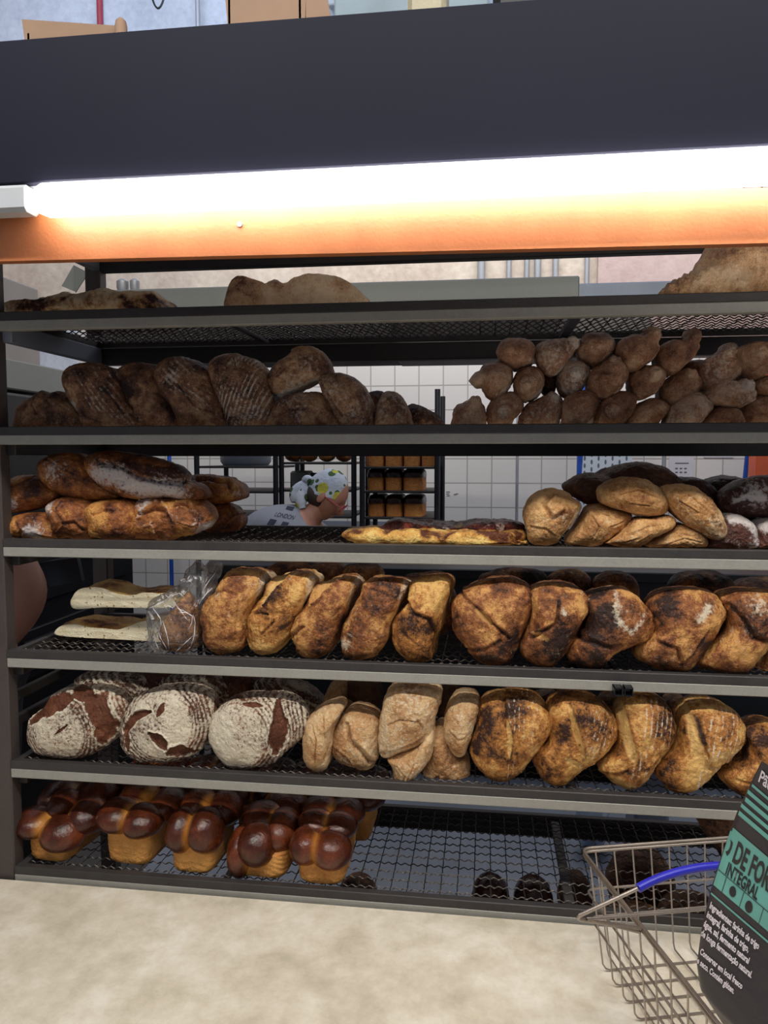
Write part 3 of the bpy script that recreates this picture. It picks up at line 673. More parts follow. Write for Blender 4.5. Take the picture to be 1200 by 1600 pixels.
loaf('batard', 'squarish batard with a pale vertical split, bottom row beside the corner one', pts=[(228, 350), (240, 318), (275, 292), (330, 282), (400, 300), (455, 345), (450, 505), (290, 505), (255, 430)], **{**kw, 'Y': .07, 'dark': .4},
     sl=[('g', [(330, 300), (300, 340), (340, 400), (310, 440)], .007, .005), ('c', [(340, 410), (400, 400), (430, 440)], .003, .005), ('f', [(270, 330)], .02, .6)])
loaf('batard', 'golden square ended batard in the middle of the bottom row of the third shelf', pts=[(404, 355), (420, 325), (460, 305), (530, 298), (600, 302), (655, 350), (645, 505), (450, 505), (425, 440)], **{**kw, 'Y': .065, 'dark': .15},
     sl=[('c', [(480, 370), (530, 345), (580, 350)], .003, .005), ('d', [(590, 470)], .03, .5), ('d', [(560, 320)], .02, .4)])
loaf('batard', 'large batard with two deep leaf shaped cuts at the right of the bottom row', pts=[(604, 410), (612, 355), (640, 318), (700, 296), (780, 286), (870, 283), (945, 300), (990, 350), (1006, 410), (985, 455), (930, 475), (860, 490), (800, 505), (620, 505), (606, 460)], **{**kw, 'Y': .08, 'dark': .38}, n=150, side=(-55, .6, .55),
     sl=[('b', [(700, 400), (760, 350), (810, 400), (780, 460)], .022, .004), ('c', [(690, 368), (760, 335), (820, 350), (850, 410)], .0035, .008), ('b', [(880, 340), (930, 400)], .013, .004), ('c', [(850, 320), (900, 310), (945, 380)], .0035, .007), ('f', [(700, 320)], .02, .6), ('f', [(960, 440)], .02, .5)])
loaf('batard', 'dark bumpy batard end poking out right above the lowest one', pts=[(880, 210), (930, 196), (990, 192), (1060, 194), (1100, 215), (1135, 235), (1147, 270), (1140, 300), (1080, 312), (980, 316), (900, 295)], **{**kw, 'Y': .21, 'base': False, 'dark': .6, 'flour': .15}, sl=[('c', [(900, 210), (1000, 205), (1090, 220), (1105, 250)], .003, .006), ('f', [(1130, 270)], .012, .5)])
loaf('batard', 'reddish dark batard end low at the right of the pile on the third shelf', pts=[(960, 400), (980, 330), (1050, 314), (1105, 340), (1138, 395), (1125, 435), (1080, 448), (980, 450)], **{**kw, 'Y': .24, 'dark': .7, 'flour': .15}, sl=[('g', [(1090, 410), (1130, 370)], .003, .003)])

# ---- level 3 middle: tomato focaccia
fo = props(empty('tomato_focaccia', tuple(at(690, 850, .12))), 'slab of bubbly focaccia topped with red tomato in the middle of the third shelf', 'focaccia')
def bub(P, L, c, rad, h, dk, fl, sc):
    b = fbm(L, 26, 8, 2); return h + .017 * b + .003, np.clip(.10 + 1.1 * sstep(.02, .3, -b) + .5 * sstep(.014, .035, P[:, 2] - ZM[3]), 0, 1), fl, sc
a_ = loaf('dough', None, None, 'F7', [(458, 425), (475, 400), (520, 390), (600, 378), (700, 385), (780, 380), (860, 396), (950, 392), (1050, 388), (1120, 382), (1180, 395), (1195, 420), (1185, 452), (1160, 470), (600, 470), (500, 445)], 3, 'pizza', Y=.075, Lf=.045, Lb=.17, flour=.15, dark=.2, n=240, lump=.004, fx=bub)
def topf(P, L, c, rad, h, dk, fl, sc):
    b = fbm(L, 60, 5, 3); return h + .009 * b + .006 * fbm(L, 20, 2, 2), dk + .2 + b * 1.6, np.clip(fl + .9 * sstep(.05, .25, fbm(L, 45, 17, 2)), 0, .75), sc
b_ = loaf('tomato_topping', 'lumpy red tomato topping with browned edges', None, 'F7', [(540, 400), (570, 385), (620, 372), (645, 352), (700, 345), (760, 362), (830, 366), (900, 368), (960, 372), (1020, 354), (1100, 352), (1160, 356), (1188, 372), (1190, 398), (1100, 402), (900, 404), (700, 400), (600, 404)], 3, 'topping', Y=.10, Lf=.028, Lb=.15, flour=.2, dark=.4, base=False, n=240, lump=.003, fx=topf)
for o in (a_, b_):
    l_ = Vector(o.location); o.parent = fo; o.location = l_ - Vector(fo.location)
    for k_ in ('category',):
        if k_ in o: del o[k_]

# ---- level 3 right: ciabatta pile, shaded loaves, pan rye loaves
G3R = 'pale ciabatta loaves piled at the right of the third shelf'
wr = lambda *ps: [('c', list(p), .0014, .0018) for p in ps]
kw = LF(cat='bread', fr='F8', row=3, mat='golden_ciabatta', group=G3R, Lf=.05, Lb=.12, flour=.4, dark=.32, burn=.35)
loaf('ciabatta_loaf', 'tall folded golden ciabatta at the left end of the pale pile', pts=[(103, 380), (115, 315), (140, 270), (180, 240), (240, 230), (300, 248), (335, 282), (372, 305), (365, 350), (330, 410), (290, 465), (250, 502), (145, 505), (118, 445)], **{**kw, 'Y': .07},
     sl=[('c', [(240, 250), (190, 300), (230, 370), (290, 330)], .004, .006), ('c', [(130, 400), (200, 410), (240, 440)], .002, .003), ('d', [(300, 370)], .02, .4)], side=(-25, .4, .6))
loaf('ciabatta_loaf', 'smooth golden ciabatta, second in the bottom row of the pale pile', pts=[(295, 480), (340, 410), (375, 340), (400, 312), (470, 308), (540, 335), (592, 360), (570, 400), (520, 445), (470, 487), (425, 508), (310, 508)], **{**kw, 'Y': .08}, sl=wr([(400, 350), (430, 400), (400, 460)], [(450, 340), (520, 380)], [(480, 400), (540, 380)]), side=(-35, .4, .6))
loaf('ciabatta_loaf', 'ciabatta with wrinkled light crust lying crosswise on top of the pale pile', pts=[(438, 270), (445, 240), (490, 208), (560, 186), (640, 193), (700, 228), (740, 270), (757, 315), (740, 348), (700, 357), (640, 356), (560, 340), (480, 320), (445, 300)], **{**kw, 'Y': .06, 'base': False}, sl=wr([(520, 260), (600, 240), (680, 270)], [(560, 300), (650, 310)], [(540, 330), (520, 300)]) + [('d', [(600, 220)], .03, .25)])
loaf('ciabatta_loaf', 'wrinkled ciabatta in the centre of the bottom row under the crosswise one', pts=[(455, 495), (520, 445), (560, 405), (600, 368), (680, 360), (760, 350), (788, 380), (765, 420), (700, 455), (640, 495), (600, 516), (520, 508)], **{**kw, 'Y': .06}, sl=wr([(560, 440), (640, 400), (720, 390)], [(600, 470), (660, 430)], [(540, 470), (600, 450)]), side=(-60, .4, .5))
loaf('ciabatta_loaf', 'ciabatta sloping down to the right over the end of the pale pile', pts=[(722, 250), (745, 225), (810, 222), (870, 236), (930, 275), (970, 320), (998, 375), (1016, 425), (1005, 458), (970, 468), (900, 440), (820, 392), (760, 330)], **{**kw, 'Y': .055, 'base': False, 'flour': .5}, sl=wr([(820, 260), (900, 330), (960, 400)], [(780, 290), (860, 340)], [(900, 380), (950, 380)]))
loaf('ciabatta_loaf', 'low floury ciabatta at the right end of the bottom row of the pale pile', pts=[(650, 505), (715, 455), (790, 392), (860, 408), (915, 455), (928, 495), (900, 515), (780, 518), (700, 516)], **{**kw, 'Y': .075}, sl=wr([(720, 480), (800, 450), (880, 470)], [(780, 430), (850, 440)]))
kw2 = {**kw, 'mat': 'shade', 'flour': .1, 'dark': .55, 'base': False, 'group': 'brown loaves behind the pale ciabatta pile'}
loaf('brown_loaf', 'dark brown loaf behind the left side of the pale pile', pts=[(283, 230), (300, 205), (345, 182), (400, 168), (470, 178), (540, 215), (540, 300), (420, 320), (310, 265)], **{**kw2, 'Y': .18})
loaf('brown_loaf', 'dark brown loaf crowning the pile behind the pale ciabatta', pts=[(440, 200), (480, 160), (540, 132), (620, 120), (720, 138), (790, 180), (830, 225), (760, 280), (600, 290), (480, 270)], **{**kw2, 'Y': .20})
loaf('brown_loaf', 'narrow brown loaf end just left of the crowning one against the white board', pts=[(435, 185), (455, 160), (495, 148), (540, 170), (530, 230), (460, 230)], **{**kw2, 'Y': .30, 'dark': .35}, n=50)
kw3 = LF(cat='bread', fr='F8', row=3, mat='pan', group='dark square rye loaves at the right end of the third shelf', Lf=.04, Lb=.12, flour=.3, dark=.5, burn=.2, af=2.8)
loaf('rye_pan_loaf', 'nearly black loaf sloping behind the right side of the pale pile', pts=[(795, 205), (830, 184), (885, 190), (940, 222), (985, 270), (995, 330), (900, 350), (830, 300)], **{**kw3, 'Y': .20, 'base': False, 'dark': .8, 'flour': .1})
loaf('rye_pan_loaf', 'dark arched loaf peeping up before the blue slanted pole', pts=[(920, 215), (960, 192), (1010, 183), (1060, 188), (1100, 210), (1080, 290), (960, 290)], **{**kw3, 'Y': .24, 'base': False, 'dark': .7, 'flour': .15})
loaf('rye_pan_loaf', 'large dark rye pan loaf on top at the right edge of the third shelf', pts=[(985, 300), (1005, 250), (1060, 212), (1120, 190), (1200, 180), (1310, 185), (1330, 300), (1300, 368), (1060, 366), (1000, 345)], **{**kw3, 'Y': .12, 'base': False}, sl=[('f', [(1030, 290), (1080, 270), (1150, 280)], .006, .6), ('f', [(1120, 230)], .03, .3)])
loaf('rye_pan_loaf', 'floury edged rye pan loaf, left one of the bottom pair at the right', pts=[(925, 505), (935, 450), (965, 395), (1005, 354), (1070, 360), (1125, 395), (1143, 440), (1140, 530), (930, 530)], **{**kw3, 'Y': .07}, sl=[('f', [(1020, 370), (1080, 375), (1130, 420)], .01, .9), ('f', [(1135, 490)], .02, .6)])
loaf('rye_pan_loaf', 'floury rye pan loaf cut off by the right edge, bottom of the third shelf', pts=[(1138, 520), (1140, 430), (1165, 385), (1230, 372), (1330, 385), (1350, 530), (1150, 530)], **{**kw3, 'Y': .07}, sl=[('f', [(1170, 400), (1250, 390)], .012, .9)])
loaf('rye_pan_loaf', 'dark loaf glimpsed between the upper and lower rye pan loaves', pts=[(1080, 370), (1140, 364), (1200, 372), (1200, 440), (1100, 430)], **{**kw3, 'Y': .2, 'dark': .6}, n=50)
# ---- level 4 left: cut focaccia halves and bagged loaf
def slab(name, fr, pts, Y, D, mat_face, mat_top, label, row, zbase=None, topcurve=True):
    P = np.array([topx(fr, p) for p in pts]); W = np.array([at(a, b, Y) for a, b in P])[:, [0, 2]]; n = 160; O = spline(W, n)
    if zbase is not None: O[:, 1] += zbase - O[:, 1].min()
    c = O.mean(0); vs = []; 
    prof = [(.0, 0, 1.0), (.004, .0, 1), (.012, .0, 1.0), (.05, .0, 1.0), (.1, 0, .99), (D * .8, 0, .96), (D, 0, .86)]
    ring = []; rings = []
    for q in (.15, .35, .55, .75, .9, .97): rings.append((0.0, q))
    rings += [(.001, 1.0)] + [(y, 1 - .0 * k) for k, y in enumerate(np.linspace(.004, D * .9, 22))] + [(D * .96, .94), (D, .8), (D, .4)]
    V = []
    for y, s in rings: V.append(np.stack([c[0] + (O[:, 0] - c[0]) * s, np.full(n, Y + y), c[1] + (O[:, 1] - c[1]) * s], 1))
    V = np.array(V); k = len(rings); P3 = np.vstack([V.reshape(-1, 3), [c[0], Y, c[1]], [c[0], Y + D, c[1]]])
    up = np.r_[np.tile((O[:, 1] > c[1]).astype(float), k), 0, 0]; isf = np.r_[np.repeat([1.0 if s[0] == 0 else 0 for s in rings], n), 1, 0]
    P3[:, 1] += isf * .0035 * fbm(P3, 90, 3, 3); P3[:, 2] += (1 - isf) * up * .012 * fbm(P3, 24, 6, 3)
    f = []
    for i in range(k - 1):
        for q in range(n): f.append((i * n + q, (i + 1) * n + q, (i + 1) * n + (q + 1) % n, i * n + (q + 1) % n))
    f += [(k * n, q, (q + 1) % n) for q in range(n)] + [(k * n + 1, (k - 1) * n + (q + 1) % n, (k - 1) * n + q) for q in range(n)]
    me = bpy.data.meshes.new(name); b0 = np.array([c[0], Y, O[:, 1].min()]); me.from_pydata((P3 - b0).tolist(), [], f); me.update()
    mi = [0 if (i < 6) else 1 for i in range(k - 1) for q in range(n)] + [0] * n + [1] * n
    o = link(name, me, [M[mat_face], M[mat_top]], None, Vector(b0.tolist())); me.polygons.foreach_set('material_index', mi); me.polygons.foreach_set('use_smooth', [True] * len(mi))
    ca = me.color_attributes.new('A', 'FLOAT_COLOR', 'POINT'); dk = np.clip(.35 + 2.2 * fbm(P3, 22, 9, 3), 0, 1)
    ca.data.foreach_set('color', np.stack([dk, np.full_like(dk, .1), dk * 0, dk * 0 + 1], 1).ravel().astype('f'))
    return props(o, label, 'focaccia', 'cut halves of focaccia on the fourth shelf')
slab('focaccia_half', 'G1', [(262, 400), (260, 375), (290, 352), (340, 350), (400, 362), (480, 368), (560, 372), (620, 350), (680, 332), (740, 330), (770, 350), (770, 425), (700, 428), (500, 418), (380, 412)], .12, .13, 'crumb', 'pizza',
     'lower cut focaccia half with browned crust and open cream crumb, lying on the mesh', 4, ZM[4] + .003)
slab('focaccia_half', 'G1', [(330, 285), (338, 245), (365, 215), (410, 202), (470, 203), (530, 226), (590, 240), (640, 236), (670, 228), (740, 233), (800, 240), (820, 290), (760, 302), (600, 300), (480, 298), (360, 306)], .135, .11, 'crumb', 'pizza',
     'upper cut focaccia half with big holes in its crumb, resting on the lower one', 4, None)

def slices(P, L, c, rad, h, dk, fl, sc):
    g = sum(np.exp(-((P[:, 2] - at(280, y, .06)[2] - .0 * P[:, 0]) / .0012) ** 2) for y in (938, 957, 999, 1010)); return h - .003 * g, dk + .4 * g, fl, sc
loaf('sliced_loaf', 'sliced brown loaf standing inside the clear crinkled plastic bag', 'bread', 'G1', [(755, 490), (752, 440), (765, 390), (790, 345), (815, 310), (850, 255), (880, 225), (905, 250), (925, 330), (940, 420), (935, 490), (900, 528), (850, 540), (790, 538), (765, 520)], 4, 'country', Y=.052, Lf=.030, Lb=.05, dark=.5, flour=.1, fx=slices, burn=.2)
def film():
    t = NT('clear_plastic_film'); t.set(Base_Color=(1, 1, 1, 1), Roughness=.08); v = t.obj(False); n = t.noise(v, 45, 4, .6)
    t.b.inputs['Specular IOR Level'].default_value = .9
    tr = t.n('ShaderNodeBsdfTransparent'); gl = t.n('ShaderNodeBsdfGlossy'); gl.inputs['Roughness'].default_value = .22
    df = t.n('ShaderNodeBsdfDiffuse'); df.inputs[0].default_value = (.8, .78, .78, 1)
    wv = t.n('ShaderNodeTexVoronoi'); wv.feature = 'DISTANCE_TO_EDGE'; wv.inputs['Scale'].default_value = 34; t.l(v, wv.inputs['Vector'])
    mpn = t.n('ShaderNodeVectorMath'); mpn.operation = 'MULTIPLY_ADD'; nn = t.n('ShaderNodeTexNoise'); nn.inputs['Scale'].default_value = 30; t.l(v, nn.inputs['Vector']); t.l(nn.outputs['Color'], mpn.inputs[0]); mpn.inputs[1].default_value = (.05, .05, .05); t.l(v, mpn.inputs[2]); t.l(mpn.outputs[0], wv.inputs['Vector'])
    cr = t.math('LESS_THAN', wv.outputs['Distance'], .018)
    cr2 = t.math('MULTIPLY', cr, t.math('GREATER_THAN', t.noise(v, 40, 2), .52))
    bp = t.bump(t.math('MULTIPLY_ADD', cr2, .5, n), .006); t.l(bp, gl.inputs['Normal'])
    m1 = t.n('ShaderNodeMixShader'); lw = t.n('ShaderNodeLayerWeight'); lw.inputs[0].default_value = .22; t.l(bp, lw.inputs['Normal'])
    fac = t.math('MULTIPLY_ADD', lw.outputs['Fresnel'], .6, .10, True)
    t.l(fac, m1.inputs[0]); t.l(tr.outputs[0], m1.inputs[1]); t.l(gl.outputs[0], m1.inputs[2])
    m2 = t.n('ShaderNodeMixShader'); t.l(t.math('MULTIPLY_ADD', cr2, .25, .03, True), m2.inputs[0]); t.l(m1.outputs[0], m2.inputs[1]); t.l(df.outputs[0], m2.inputs[2])
    t.l(m2.outputs[0], t.t.nodes['Material Output'].inputs[0]); return t.m
M['film'] = film()
def crumple(P, L, c, rad, h, dk, fl, sc):
    a = vnoise(L, 38, 4); b = vnoise(L, 75, 6); return h + .004 * (1 - abs(a - .5) * 4) + .0012 * (1 - abs(b - .5) * 4), dk, fl, sc
loaf('plastic_bag', 'clear crinkled plastic bag with a twisted top around the sliced loaf', 'bag', 'G1', [(698, 300), (740, 272), (790, 235), (850, 195), (880, 150), (900, 100), (935, 82), (965, 110), (1000, 75), (1030, 95), (1022, 135), (1000, 180), (985, 240), (965, 300), (950, 370), (952, 440), (940, 505), (895, 540), (830, 548), (770, 542), (722, 520), (712, 460), (705, 380)], 4, 'film', Y=.055, Lf=.044, Lb=.07, fx=crumple, n=240, nf=90, lump=.001, fine=.0,
     sl=[('c', p_,   .0014, -.0048) for p_ in ([(703, 300), (740, 282), (770, 270), (800, 235), (830, 225)], [(775, 238), (800, 250), (840, 230), (860, 245)], [(810, 270), (845, 310), (870, 340), (885, 355)], [(830, 300), (870, 320), (905, 325), (900, 370), (870, 440)],
        [(720, 420), (735, 470), (765, 525)], [(745, 415), (765, 460), (795, 520)], [(760, 370), (780, 430), (790, 500)], [(800, 530), (850, 480), (900, 430), (915, 390)], [(910, 320), (925, 390), (905, 470), (860, 520), (780, 540)],
        [(940, 260), (960, 200), (1000, 140), (1020, 120)], [(930, 290), (965, 240), (1005, 180)], [(720, 300), (750, 340), (755, 380)], [(880, 180), (890, 150)], [(905, 240), (940, 170), (965, 130)])])

# ---- level 4: leaning country loaves
G4A = 'narrow country loaves leaning in a row at the centre of the fourth shelf'
kw = LF(cat='bread', fr='G2', row=4, mat='country', group=G4A, Lf=.045, Lb=.15, flour=.3, dark=.34, burn=.5, lump=.0045, side=(-12, .45, .5), drift=(.12, 0))
loaf('country_loaf', 'leaning brown country loaf directly right of the plastic bag', pts=[(42, 290), (48, 240), (65, 190), (100, 160), (120, 115), (160, 80), (240, 72), (295, 88), (308, 125), (280, 185), (245, 250), (232, 330), (215, 400), (170, 428), (110, 430), (65, 400), (48, 350)], **kw,
     sl=[('c', [(110, 165), (150, 150), (210, 170)], .0025, .003), ('f', [(125, 170)], .012, .5), ('d', [(220, 120)], .02, .35), ('c', [(215, 180), (205, 260), (200, 330)], .002, .002)])
loaf('country_loaf', 'golden leaning country loaf with a long flour lined ear, second right of the plastic bag', pts=[(220, 350), (225, 300), (245, 245), (290, 190), (300, 150), (325, 108), (400, 82), (470, 82), (512, 108), (495, 170), (455, 235), (425, 310), (380, 380), (335, 432), (275, 438), (235, 400)], **{**kw, 'mat': 'golden', 'dark': .28},
     sl=[('g', [(410, 88), (350, 120), (320, 170), (300, 212)], .009, .005), ('c', [(255, 245), (300, 238), (335, 245)], .002, .004), ('c', [(300, 330), (360, 270)], .002, .003)])
loaf('country_loaf', 'reddish leaning country loaf with a pale torn notch at its lower left', pts=[(408, 330), (430, 270), (470, 215), (488, 165), (520, 128), (590, 102), (660, 105), (690, 135), (660, 190), (630, 250), (600, 330), (570, 405), (520, 440), (450, 438), (415, 390)], **{**kw, 'dark': .4},
     sl=[('g', [(600, 106), (540, 140), (490, 205)], .010, .005), ('g', [(440, 330), (425, 370), (430, 420)], .006, .004), ('c', [(412, 345), (450, 310), (478, 290)], .003, .005), ('d', [(580, 290)], .025, .4)])
loaf('country_loaf', 'stout leaning country loaf with fine flour flecks, fourth right of the plastic bag', pts=[(610, 360), (618, 300), (650, 240), (685, 180), (705, 118), (760, 104), (830, 106), (888, 125), (885, 165), (850, 230), (815, 300), (790, 375), (745, 435), (690, 450), (635, 440), (615, 405)], **{**kw, 'dark': .35},
     sl=[('f', [(630, 370)], .012, .6), ('d', [(830, 150)], .025, .35), ('c', [(700, 140), (760, 150), (860, 190)], .002, .002)])
loaf('country_loaf', 'narrow waisted country loaf with a twisted ridge, last of the leaning row', pts=[(820, 325), (838, 260), (880, 210), (885, 160), (905, 120), (970, 100), (1040, 102), (1056, 140), (1040, 220), (1015, 300), (985, 380), (970, 452), (905, 462), (850, 435), (825, 385)], **{**kw, 'mat': 'golden', 'dark': .38},
     sl=[('c', [(880, 190), (910, 240), (970, 260), (1000, 330)], .0035, .006), ('c', [(870, 320), (930, 370)], .002, .002)])
G4B = 'round country loaves standing at the right of the fourth shelf'
kw = LF(cat='bread', fr='G3', row=4, mat='country', group=G4B, Lf=.055, Lb=.13, flour=.3, dark=.45, burn=.6, lump=.0045)
loaf('country_loaf', 'large round country loaf with diagonal ridge, leftmost round one on the fourth shelf', pts=[(63, 250), (68, 190), (95, 145), (150, 112), (220, 99), (290, 106), (340, 135), (354, 185), (340, 240), (315, 300), (295, 360), (260, 410), (210, 418), (150, 402), (105, 350), (75, 310)], **kw,
     sl=[('c', [(90, 145), (150, 190), (210, 245), (270, 300)], .003, .006), ('c', [(110, 350), (180, 335), (240, 300)], .003, .004), ('g', [(150, 200), (200, 240)], .007, .003), ('d', [(85, 230)], .02, .4)])
loaf('country_loaf', 'country loaf with burnt black streak along its right side on the fourth shelf', pts=[(300, 355), (325, 290), (345, 225), (340, 155), (370, 122), (430, 112), (495, 122), (540, 155), (552, 205), (530, 265), (490, 330), (450, 395), (415, 428), (365, 430), (315, 400)], **{**kw, 'side': (-20, .4, .75)},
     sl=[('c', [(335, 300), (385, 270), (430, 240), (440, 165)], .003, .006), ('d', [(470, 250), (440, 320)], .022, .9), ('g', [(350, 280), (400, 300)], .006, .003), ('f', [(455, 205)], .008, .7)])
loaf('country_loaf', 'broad squashed country loaf with arc of flour lines beside the tube bracket', pts=[(472, 375), (490, 330), (530, 290), (545, 230), (535, 175), (560, 150), (630, 135), (690, 142), (735, 175), (780, 225), (788, 280), (760, 325), (700, 355), (640, 385), (585, 430), (530, 425), (485, 405)], **{**kw, 'dark': .48},
     sl=[('c', [(500, 300), (560, 310), (620, 330), (660, 320)], .004, .007), ('f', [(640, 150), (640, 230), (690, 275), (740, 220)], .006, .42), ('d', [(570, 190)], .02, .6), ('d', [(580, 415)], .02, .7)])
loaf('country_loaf', 'big glossy country loaf right of the tube bracket with a flour dashed shoulder', pts=[(722, 375), (745, 335), (785, 290), (775, 235), (762, 195), (790, 155), (850, 133), (930, 129), (1000, 148), (1040, 190), (1046, 240), (1010, 300), (975, 355), (935, 410), (890, 445), (820, 442), (760, 420), (728, 400)], **kw,
     sl=[('c', [(785, 310), (850, 330), (865, 380)], .003, .006), ('c', [(870, 400), (920, 340), (965, 270)], .0025, .004), ('f', [(930, 230), (965, 190)], .010, .7), ('d', [(970, 330)], .02, .6), ('f', [(1020, 270)], .012, .5)])
loaf('country_loaf', 'country loaf with a deep curved fold near the right edge of the fourth shelf', pts=[(930, 425), (945, 390), (1000, 350), (1050, 290), (1045, 220), (1025, 165), (1080, 140), (1160, 138), (1230, 150), (1270, 200), (1250, 270), (1210, 330), (1165, 400), (1110, 456), (1040, 458), (970, 445)], **{**kw, 'dark': .38},
     sl=[('c', [(1035, 180), (1080, 230), (1110, 290), (1180, 310)], .004, .008), ('d', [(1000, 400)], .03, .4), ('f', [(1130, 190)], .02, .4)])
loaf('country_loaf', 'country loaf cut off low at the right edge of the fourth shelf', pts=[(1140, 440), (1170, 390), (1220, 340), (1290, 300), (1350, 320), (1340, 450), (1200, 470)], **{**kw, 'Y': .10})
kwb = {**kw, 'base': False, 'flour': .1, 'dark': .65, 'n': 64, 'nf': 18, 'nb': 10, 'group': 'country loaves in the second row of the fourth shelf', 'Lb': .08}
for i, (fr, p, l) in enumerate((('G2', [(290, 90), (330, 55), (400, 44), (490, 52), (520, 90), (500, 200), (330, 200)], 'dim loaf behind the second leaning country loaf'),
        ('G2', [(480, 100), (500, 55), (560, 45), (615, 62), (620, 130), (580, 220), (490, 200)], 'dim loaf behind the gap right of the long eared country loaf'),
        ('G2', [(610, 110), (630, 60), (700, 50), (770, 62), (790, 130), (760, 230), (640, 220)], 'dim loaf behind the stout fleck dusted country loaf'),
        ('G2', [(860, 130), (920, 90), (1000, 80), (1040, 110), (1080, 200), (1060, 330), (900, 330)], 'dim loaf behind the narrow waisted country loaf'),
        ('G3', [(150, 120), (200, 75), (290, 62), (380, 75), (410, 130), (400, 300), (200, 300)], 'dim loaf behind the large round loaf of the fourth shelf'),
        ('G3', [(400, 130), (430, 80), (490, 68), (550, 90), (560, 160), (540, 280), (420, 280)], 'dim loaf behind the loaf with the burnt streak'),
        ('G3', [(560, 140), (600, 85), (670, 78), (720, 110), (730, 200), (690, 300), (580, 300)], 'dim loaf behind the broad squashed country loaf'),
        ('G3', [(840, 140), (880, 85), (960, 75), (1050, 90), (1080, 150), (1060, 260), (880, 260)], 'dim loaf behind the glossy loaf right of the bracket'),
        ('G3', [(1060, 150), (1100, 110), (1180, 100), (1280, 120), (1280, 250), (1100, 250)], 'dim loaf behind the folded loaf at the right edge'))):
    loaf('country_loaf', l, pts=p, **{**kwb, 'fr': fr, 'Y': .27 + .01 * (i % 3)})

# ---- level 5: floured rye rounds
G5A = 'flour coated round rye loaves at the left of the fifth shelf'
def rings(cx, cy, fr, Y, sp=.0072, r0=.045, amt=.8):
    k = at(*topx(fr, (cx, cy)), Y)
    def f(P, L, c, rad, h, dk, fl, sc):
        d = np.hypot(P[:, 0] - k[0], P[:, 2] - k[2]) * (1 + .22 * fbm(L, 12, 3, 2)); w_ = .5 + .5 * np.cos(2 * np.pi * d / sp + 2.2 * fbm(L, 40, 5, 2))
        m_ = sstep(r0, r0 + .012, d); g = 1 - m_ * (.30 * sstep(.4, .95, w_) * (1 + 1.2 * fbm(L, 28, 7, 2))) - .12 * m_; return h + .0012 * (1 - w_) * m_, dk, fl * g, sc
    return f
kw = LF(cat='bread', fr='G4', row=5, mat='rye', group=G5A, Lf=.05, Lb=.10, flour=.84, dark=.45, burn=.2)
loaf('rye_round', 'floured round rye loaf with a bare brown cap, leftmost on the fifth shelf', pts=[(113, 305), (120, 255), (155, 215), (200, 165), (260, 135), (350, 120), (430, 140), (475, 190), (465, 260), (440, 320), (390, 360), (330, 395), (240, 402), (165, 385), (125, 350)], **kw, n=150, nf=60,
     fx=rings(290, 260, 'G4', .07, r0=.05), sl=[('b', [(150, 240), (190, 200), (260, 170), (300, 150)], .016, .004), ('b', [(350, 150), (400, 180), (425, 250), (410, 310)], .022, .004), ('b', [(300, 135), (380, 150)], .012, .004), ('b', [(255, 275), (300, 240)], .0035, .003)])
loaf('rye_round', 'floured round rye loaf with curved bare cut and two brown patches, fifth shelf', pts=[(458, 310), (462, 270), (485, 210), (520, 165), (570, 138), (640, 122), (720, 122), (785, 150), (812, 205), (805, 270), (780, 320), (740, 370), (680, 405), (600, 410), (555, 415), (490, 385), (465, 350)], **{**kw, 'flour': .86}, n=150, nf=60,
     fx=rings(650, 230, 'G4', .07, r0=.06), sl=[('b', [(515, 340), (505, 270), (540, 215), (600, 195)], .009, .005), ('b', [(600, 270), (640, 300), (655, 325)], .012, .005), ('b', [(660, 345), (700, 335), (745, 350)], .013, .005), ('b', [(625, 210), (645, 170)], .007, .004), ('b', [(500, 395), (620, 400)], .006, .002)])
loaf('rye_round', 'floured round rye loaf with striped right flank and long bare furrow, fifth shelf', pts=[(785, 290), (795, 240), (830, 195), (870, 165), (940, 150), (1030, 150), (1110, 170), (1155, 225), (1158, 270), (1135, 320), (1080, 375), (1020, 425), (950, 442), (875, 432), (820, 395), (792, 340)], **{**kw, 'flour': .88}, n=150, nf=60,
     fx=rings(920, 270, 'G4', .07, r0=.06), sl=[('b', [(1055, 170), (1070, 240), (1055, 310), (1050, 350)], .016, .006), ('b', [(930, 175), (1000, 180)], .005, .003)])
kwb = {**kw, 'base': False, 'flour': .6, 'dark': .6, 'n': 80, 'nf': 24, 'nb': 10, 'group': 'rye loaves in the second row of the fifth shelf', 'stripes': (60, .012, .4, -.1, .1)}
for i, (p, l) in enumerate((([(285, 105), (330, 75), (400, 66), (500, 80), (570, 115), (590, 170), (480, 220), (330, 200)], 'striped rye loaf behind the leftmost floured round'),
        ([(600, 115), (650, 85), (740, 78), (830, 100), (880, 150), (850, 220), (680, 220)], 'striped rye loaf behind the second floured round'),
        ([(505, 85), (560, 70), (640, 72), (680, 100), (640, 170), (540, 160)], 'dark rye loaf wedged between the two rear striped ones'),
        ([(800, 95), (860, 80), (950, 90), (965, 150), (930, 210), (830, 200)], 'dark rye loaf behind the third floured round'),
        ([(955, 120), (1010, 100), (1090, 110), (1170, 150), (1215, 200), (1180, 260), (1020, 250)], 'low striped rye loaf between the third floured round and the pale loaves'))):
    loaf('rye_round', l, pts=p, **{**kwb, 'Y': .24 + .03 * (i in (2, 3)), 'flour': .12 if i in (2, 3) else .5})

